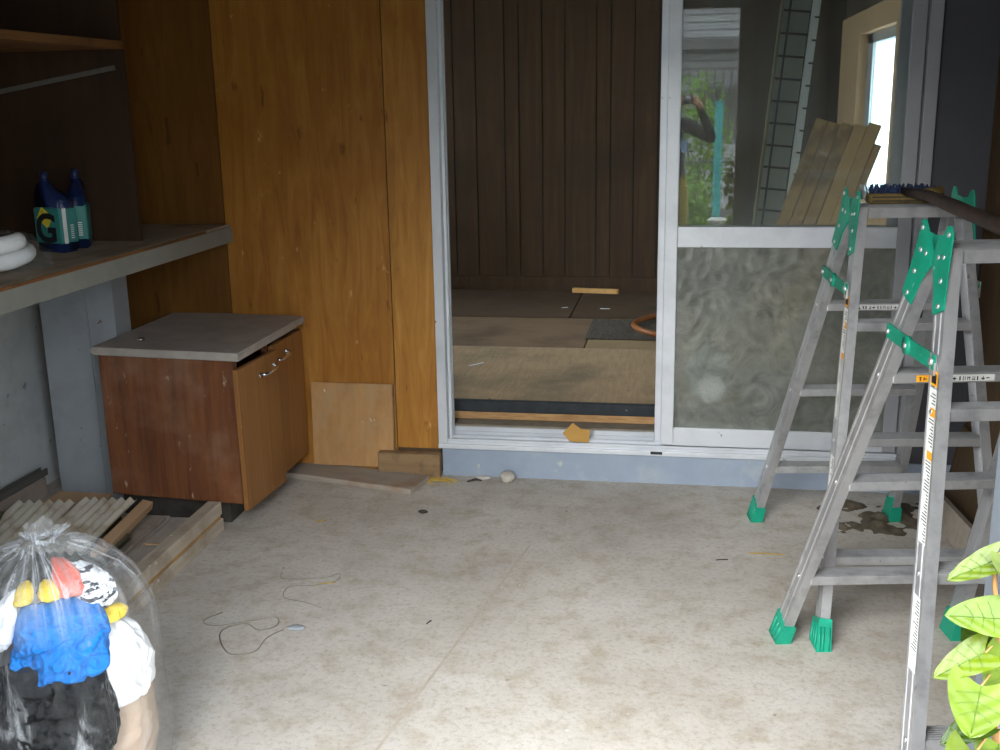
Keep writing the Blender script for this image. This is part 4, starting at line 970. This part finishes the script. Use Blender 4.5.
    def quad(z0, z1, q0, q1, mi, off=0):
        o3 = Vector((-off, 0, 0)); mb.add([p(z0, q0) + o3, p(z0, q1) + o3, p(z1, q1) + o3, p(z1, q0) + o3], [(0, 1, 2, 3)], mi)
    quad(.60, .90, -.022, .014, 0); quad(.36, .50, -.022, .014, 0)
    quad(.905, .935, -.022, .014, 1, .0002)
    quad(.845, .862, -.022, .004, 1, .0004); quad(.762, .778, -.022, .004, 1, .0004)
    rnd = random.Random(4)
    for k in range(46):
        z = .605 + .0063 * k
        if .84 < z < .865 or .757 < z < .782: continue
        quad(z, z + .0022, -.019, -.019 + rnd.uniform(.008, .029), 2, .0004)
    for k in range(16):
        z = .40 + .006 * k; quad(z, z + .0022, -.019, -.019 + rnd.uniform(.008, .029), 2, .0004)
    quad(.91, .93, -.016, .008, 2, .0006)
    mb.build('instruction_label', ['sticker', 'orange_sticker', 'ink'], rl, fix=False)
    return t
stepladder((.5871, 3.4058, 0), .1314, .0617, 'aluminium stepladder standing farther in, its feet by the door step')
stepladder((.623, 2.4979, 0), .1743, .0764, 'aluminium stepladder standing closest to the opening, long printed label on its rail', True)

# ------------------------------------------------------------------ broom lying across the ladder tops
bz = LH + .003
br = thing('push_broom', 'old push broom with dark handle lying across both ladder tops', 'broom', (.640, 3.43, bz), .10)
mb = MB().box(-.105, .105, -.020, .028, 0.0, .030, bev=.007)
for q in (.009, .020): mb.box(-.095, .06, -.0215, -.018, q - .002, q + .002, 1)
mb.tube([(.055, -.020, .030), (.108, -.014, .036)], .015, 8)
mb.build('broom_head', ['broom_block', 'dark_bit'], br)
mb = MB()
for k in range(300):
    x = random.uniform(-.10, .085); y = random.uniform(-.012, .026); l = random.uniform(.010, .026)
    mb.tube([(x, y, .027), (x + random.uniform(-.012, .012), y + random.uniform(-.01, .02), .031 + l)], [.0022, .0012], 4)
o = mb.build('bristles', 'bristle', br); o['kind'] = 'stuff'
MB().tube([(.0, -.012, .036), (.02, -.16, .036), (-.0, -.42, .033), (-.025, -.80, .026), (-.05, -1.10, .022)], [.013, .016, .0185, .0185, .0175], 10).build('handle', 'broom_handle', br)

# ------------------------------------------------------------------ vine on the jamb
vn = thing('climbing_vine', 'bright green heart leaved vine climbing the grey jamb', 'plant', (.302, 1.0, -.01))
stem = smooth_pts([(.02, .0, 0), (.012, .01, .3), (.018, .0, .6), (.010, 0, .8), (.006, 0, .905), (-.002, .0, .975), (.0, .0, 1.03), (-.008, 0, 1.06), (-.010, 0, 1.095)], 6)
MB().tube(stem, [.0038 - .0016 * i / len(stem) for i in range(len(stem))], 6).build('stem', 'vine', vn)
def leaf(base, tip, width, m, face, curl=.25, fold=.3):
    base = Vector(base) - Vector((.302, 1.0, -.01)); tip = Vector(tip) - Vector((.302, 1.0, -.01))
    d = tip - base; L_ = d.length; d.normalize()
    nrm = Vector(face); nrm = (nrm - d * nrm.dot(d)).normalized(); s = d.cross(nrm).normalized()
    def fn(u, v):
        # v along the leaf from the lobes to the tip, u across
        t = v; a = (u - .5) * 2
        w_ = width * 1.12 * (max(0, math.sin(PI * min(1, (t * .86 + .14)) ** .60)) ** .62) if t < 1 else 0
        w_ = max(w_, 0)
        along = t * L_ - (abs(a) ** 1.3) * .30 * L_ * (1 - t) ** 1.2 * (1 if abs(a) > .02 else 0)
        h = fold * abs(a) * w_ * .8 - curl * (t ** 2) * L_ * .5 + .0005 * math.sin(t * 20 + abs(a) * 7)
        return base + d * along + s * a * w_ + nrm * h
    mb = MB().grid(fn, 14, 16, 0)
    lf = mb.build('leaf', m, vn, fix=False)
    v_ = MB()
    v_.tube([fn(.5, q / 10) + nrm * .0006 for q in range(10)], .0004, 4)
    for q in (.12, .3, .48):
        for e in (-1, 1):
            v_.tube([fn(.5 + e * .36 * k / 4, min(.95, q + .20 * k / 4)) + nrm * .0006 for k in range(5)], .00022, 4)
    v_.build('vein', 'vein', lf)
    # stalk to the stem
    q = min(stem, key=lambda p: (p - base).length + .3 * max(0, p.z - base.z))
    MB().tube([base, (base + q) / 2 + Vector((0, -.004, .006)), q], .0011, 5).build('leaf_stalk', 'vine', lf)
leaf((.292, 1.0, 1.080), (.249, .995, 1.060), .013, 'leaf', (.1, -.5, .8), .1)
leaf((.297, .985, 1.028), (.246, .975, 1.034), .019, 'leaf_pale', (.0, -.7, .75), .1)
leaf((.284, .975, .998), (.237, .965, .976), .016, 'leaf', (-.25, -.6, .75), .2)
leaf((.279, .96, .972), (.270, .945, .926), .027, 'leaf_pale', (-.05, -.95, .3), .1, .22)
leaf((.312, .99, .990), (.299, .985, .940), .026, 'leaf_pale', (.2, -.95, .25), .1)
leaf((.290, 1.01, 1.005), (.286, 1.01, .965), .020, 'leaf_deep', (.1, -1, .1), .1)
leaf((.286, .975, .924), (.249, .965, .907), .014, 'leaf_deep', (-.2, -.5, .85), .2)
leaf((.278, .955, .905), (.262, .94, .860), .024, 'leaf', (-.1, -.9, .35), .15)
leaf((.304, .975, .905), (.298, .965, .868), .022, 'leaf_pale', (.1, -.95, .3), .1)
leaf((.304, 1.0, 1.085), (.318, .99, 1.050), .018, 'leaf', (.1, -.8, .6), .1)
leaf((.310, .985, .85), (.300, .97, .80), .026, 'leaf', (0, -.8, .6), .1)
leaf((.300, .985, .80), (.262, .97, .77), .022, 'leaf_pale', (0, -.8, .6), .1)
leaf((.306, .985, .70), (.270, .97, .66), .024, 'leaf', (0, -.8, .6), .1)
leaf((.306, .985, .55), (.33, .97, .50), .024, 'leaf_deep', (0, -.8, .6), .1)

# ------------------------------------------------------------------ the photographer, seen only as a reflection in the glass
def person():
    pr = thing('person', 'person in dark shirt and olive yellow trousers taking the photograph, reflected in glass', 'person', (-.15, -.42, -.01))
    me = bpy.data.meshes.new('person_rig'); J = []; R = []; E = []
    def j(p, r, par=None):
        J.append(p); R.append(r); i = len(J) - 1
        if par is not None: E.append((par, i))
        return i
    pel = j((0, 0, .86), (.155, .115)); wa = j((0, .01, 1.0), (.135, .10), pel); ch = j((0, .01, 1.18), (.155, .115), wa)
    ub = j((0, .0, 1.31), (.13, .09), ch); nk = j((0, .01, 1.40), (.055, .055), ub); n2 = j((.01, .03, 1.46), (.05, .05), nk)
    for s in (-1, 1):
        hip = j((s * .095, 0, .78), (.085, .09), pel); kn = j((s * .11, .03, .46), (.06, .062), hip); an = j((s * .115, -.01, .10), (.04, .042), kn)
        ft = j((s * .125, .06, .04), (.042, .032), an); j((s * .135, .16, .03), (.036, .022), ft)
        so = j((s * .17, 0, 1.30), (.06, .058), ub)
        el = j((s * .35 if s > 0 else -.27, .10, 1.19 if s > 0 else 1.06), (.045, .045), so)
        wr = j((.15 + s * .085, .29, 1.45 if s > 0 else 1.44), (.028, .028), el)
        pm = j((.15 + s * .075, .315, 1.485), (.032, .022), wr)
    me.from_pydata(J, E, []); o = bpy.data.objects.new('person_rig', me); C.objects.link(o)
    sk = o.modifiers.new('Skin', 'SKIN')
    for i, r in enumerate(R): me.skin_vertices[0].data[i].radius = r
    for i in range(len(J)): me.skin_vertices[0].data[i].use_root = (i == 0)
    sb = o.modifiers.new('Sub', 'SUBSURF'); sb.levels = 2; sb.render_levels = 2
    bpy.context.view_layer.update()
    bme = bpy.data.meshes.new_from_object(o.evaluated_get(bpy.context.evaluated_depsgraph_get()))
    bpy.data.objects.remove(o)
    mb = MB()
    mb.add([v.co.copy() for v in bme.vertices], [list(p.vertices) for p in bme.polygons], 0, True)
    for i, f in enumerate(mb.f):
        c = sum((mb.v[k] for k in f), Vector()) / len(f)
        mi = 1
        if c.z < .90: mi = 2
        if c.z < .09: mi = 3
        if c.z > 1.385 and abs(c.x) < .09 and c.y < .12: mi = 0
        if c.y > .30 and c.z > 1.3: mi = 0
        mb.mi[i] = mi
    # head
    bm = bmesh.new(); bmesh.ops.create_uvsphere(bm, u_segments=28, v_segments=20, radius=1)
    vs = []
    hc = Vector((.015, .035, 1.575))
    for v in bm.verts:
        d = v.co.copy(); x, y, z = d.x * .074, d.y * .094, d.z * .115
        if z < 0: x *= 1 + z * 2.2; y = y * (1 + z * 1.2)
        if d.y > .6: y += .012 * math.exp(-((d.x / .18) ** 2 + ((d.z + .12) / .2) ** 2)) * 1.6      # nose
        if d.y > .5: y -= .008 * math.exp(-(((abs(d.x) - .38) / .15) ** 2 + ((d.z - .06) / .12) ** 2))  # eye sockets
        if d.y > .5: y += .004 * math.exp(-((d.x / .25) ** 2 + ((d.z + .5) / .07) ** 2))               # lips
        vs.append(hc + Vector((x, y, z)))
    bm.verts.index_update()
    mb.add(vs, [[v.index for v in f.verts] for f in bm.faces], 0, True); bm.free()
    for s in (-1, 1):
        mb.blob((hc.x + s * .074, hc.y - .005, hc.z - .01), (.010, .02, .03), .1, 4, 2)
    # fingers around the camera
    for s in (-1, 1):
        for k, (l, dz) in enumerate(((.042, .024), (.048, .008), (.045, -.008), (.036, -.022))):
            a = Vector((.15 + s * .072, .318, 1.487 + dz)); b = a + Vector((-s * .006, .030, .002)); c = b + Vector((-s * l * .55, .004, 0)); d = c + Vector((-s * l * .35, -.010, 0))
            mb.tube([a, b, c, d], [.0095, .009, .008, .006], 8)
        a = Vector((.15 + s * .074, .308, 1.462)); mb.tube([a, a + Vector((-s * .02, -.012, .010)), a + Vector((-s * .044, -.012, .018))], [.011, .010, .007], 8)
    body = mb.build('body', ['skin', 'shirt', 'trousers', 'ink'], pr, fix=False)
    h = MB()
    bm = bmesh.new(); bmesh.ops.create_uvsphere(bm, u_segments=28, v_segments=18, radius=1)
    keep = [f for f in bm.faces if f.calc_center_median().z > .28 or (f.calc_center_median().y < -.05 and f.calc_center_median().z > -.45)]
    idx = {}; vs = []; fs = []
    for f in keep:
        q = []
        for v in f.verts:
            if v not in idx:
                idx[v] = len(vs); d = v.co; n = .004 * noise.noise(d * 6)
                vs.append(hc + Vector((d.x * (.081 + n), d.y * (.100 + n) - .003, d.z * (.123 + n))))
            q.append(idx[v])
        fs.append(q)
    h.add(vs, fs, 0, True); bm.free(); h.build('hair', 'hair', pr, fix=False)
    for s in (-1, 1):
        MB().blob((hc.x + s * .028, hc.y + .083, hc.z + .006), (.012, .006, .007), 0, 1, 2).build('eye', 'white_paper', pr)
    MB().box(.10, .16, .118, .124, 1.10, 1.19).build('shirt_patch', 'patch_blue', pr)
    return pr
person()
cm = thing('compact_camera', 'small black camera held up by the reflected person', 'camera', (0, -.085, 1.455))
MB().box(-.052, .052, -.016, .014, 0, .064, bev=.006).build('camera_body', 'camera_body', cm)
MB().tube([(0, .014, .034), (0, .032, .034)], [.024, .022], 20).build('camera_lens', 'alu_dark', cm)

# ------------------------------------------------------------------ outside, seen as a reflection
hs = thing('neighbour_house', 'pale siding house across the yard, reflected in the door glass', 'house', (.5, -7.2, -.01))
mb = MB()
for k in range(26): mb.box(-1.7, 1.7, -.02, .03 + (k % 2) * .0, .3 + k * .1, .385 + k * .1)
mb.box(-1.7, 1.7, -2, -.02, 0, 2.9)
mb.build('siding_wall', 'siding', hs)
MB().box(-1.75, 1.75, -.1, .35, 2.13, 2.26).build('eave', 'siding_dark', hs)
MB().box(-1.9, 1.9, -2.4, .4, 2.9, 3.0).build('roof', 'siding_dark', hs)
mb = MB().box(-1.7, 1.7, .28, .32, 1.86, 1.90)
for k in range(31): mb.box(-1.7 + k * .11, -1.68 + k * .11, .28, .32, 1.5, 1.86)
mb.build('balcony_rail', 'siding_dark', hs)
f = MB().box(-.38, .35, .0, .05, .9, 1.7).build('window', 'alu_dark', hs)
MB().box(-.33, .30, .05, .055, .95, 1.65).build('pane', 'siding_dark', f)
tp = thing('teal_post', 'teal painted gate post reflected in the door glass', 'post', (.312, -3.0, -.01))
MB().box(-.04, .04, -.04, .04, 0, 1.46, bev=.004).build('post', 'teal', tp)
MB().box(-.05, .05, -.05, .05, 1.46, 1.475).build('post_cap', 'teal', tp)
rl = thing('yard_fence', 'thin grey rail fence reflected behind the plants', 'fence', (.3, -3.15, -.01))
MB().box(-1.2, 1.2, -.012, .012, .855, .88).build('fence_rail', 'siding_dark', rl)
for x in (-1.1, .4, 1.15): MB().box(x - .015, x + .015, -.015, .015, 0, .88).build('fence_post', 'alu_dark', rl)
centre(put(MB().box(.20, .54, -2.86, -2.6, -.01, .32, bev=.01), 'concrete_block', 'white_block', 'pale concrete block reflected beside the teal post', 'block'))
pt = thing('flower_pot', 'red pot reflected at the edge of the glass beside the door stile', 'pot', (-.035, -4.0, -.01))
MB().tube([(0, 0, 1.44), (0, 0, 1.46), (0, 0, 1.53)], [.035, .045, .055], 18).build('pot', 'red_pot', pt)
MB().tube([(0, 0, 0), (0, 0, 1.44)], .012, 12).build('stand', 'siding_dark', pt)
def shrub(name, loc, r, h, n, label, m='bush'):
    t = thing(name, label, 'shrub', loc, 0, 'garden shrubs reflected in the door glass')
    mb = MB(); rnd = random.Random(len(label))
    for k in range(n):
        d = Vector((rnd.gauss(0, 1), rnd.gauss(0, 1), rnd.gauss(0, 1))).normalized() * rnd.uniform(.35, 1)
        c = Vector((d.x * r, d.y * r, h * .55 + d.z * h * .45))
        a = Vector((rnd.uniform(-1, 1), rnd.uniform(-1, 1), rnd.uniform(-1, 1))).normalized() * rnd.uniform(.03, .055)
        b = a.cross(Vector((rnd.uniform(-1, 1), rnd.uniform(-1, 1), rnd.uniform(-1, 1)))).normalized() * .022
        mb.add([c - a, c + b, c + a, c - b], [(0, 1, 2, 3)])
    mb.build('foliage', m, t, fix=False)
    st = MB()
    for k in range(5):
        a = 2 * PI * k / 5; st.tube([(.02 * math.cos(a), .02 * math.sin(a), 0), (.3 * r * math.cos(a), .3 * r * math.sin(a), h * .5), (.6 * r * math.cos(a), .6 * r * math.sin(a), h * .85)], [.012, .009, .004], 6)
    st.build('branch', 'bark', t)
shrub('garden_shrub', (.06, -2.3, -.01), .20, .78, 420, 'leafy green shrub low in the reflection beside the person')
shrub('garden_shrub', (.12, -4.7, -.01), .42, 1.85, 900, 'tall thin leafed shrub reflected above the person', 'bush')
shrub('garden_shrub', (-.75, -4.1, -.01), .45, 1.3, 700, 'broad shrub in the yard behind the door jamb reflection')
shrub('garden_shrub', (.50, -2.35, -.01), .12, .5, 200, 'small shrub by the reflected concrete block')

# ------------------------------------------------------------------ light and camera
wd = bpy.data.worlds.new('sky'); scene.world = wd; wd.use_nodes = True
nt = wd.node_tree; bg = nt.nodes['Background']
tc = nt.nodes.new('ShaderNodeTexCoord'); sp = nt.nodes.new('ShaderNodeSeparateXYZ')
nt.links.new(tc.outputs['Generated'], sp.inputs[0])
nt.links.new(ramp(nt, sp.outputs[2], [(.0, (.40, .43, .45, 1)), (.12, (.55, .60, .63, 1)), (.35, (.90, .96, 1.02, 1)), (1, (.88, .96, 1.06, 1))]), bg.inputs[0])
bg.inputs[1].default_value = 5.0
sun = bpy.data.lights.new('soft_sun', 'SUN'); sun.energy = 3.4; sun.angle = .9; sun.color = (1, .98, .94)
so = bpy.data.objects.new('soft_sun', sun); C.objects.link(so); so.rotation_euler = (math.radians(58), 0, math.radians(-12))

cam = bpy.data.cameras.new('camera'); co = bpy.data.objects.new('camera', cam); C.objects.link(co)
cam.sensor_width = 36; cam.lens = 1090 / 1000 * 36; cam.clip_start = .02; cam.clip_end = 100
p, yw, ro = math.radians(14.11), math.radians(9.72), math.radians(-.96)
fwd = Vector((-math.sin(yw) * math.cos(p), math.cos(yw) * math.cos(p), -math.sin(p)))
right = Vector((math.cos(yw), math.sin(yw), 0)); up = right.cross(fwd)
r2 = right * math.cos(ro) + up * math.sin(ro); u2 = -right * math.sin(ro) + up * math.cos(ro)
co.matrix_world = Matrix(((r2.x, u2.x, -fwd.x, 0), (r2.y, u2.y, -fwd.y, 0), (r2.z, u2.z, -fwd.z, 1.5), (0, 0, 0, 1)))
scene.camera = co
scene.view_settings.view_transform = 'Standard'
scene.view_settings.look = 'None'
scene.view_settings.exposure = 1.1
scene.cycles.use_denoising = True
scene.cycles.max_bounces = 10; scene.cycles.diffuse_bounces = 5; scene.cycles.transparent_max_bounces = 16
scene.cycles.sample_clamp_indirect = 6
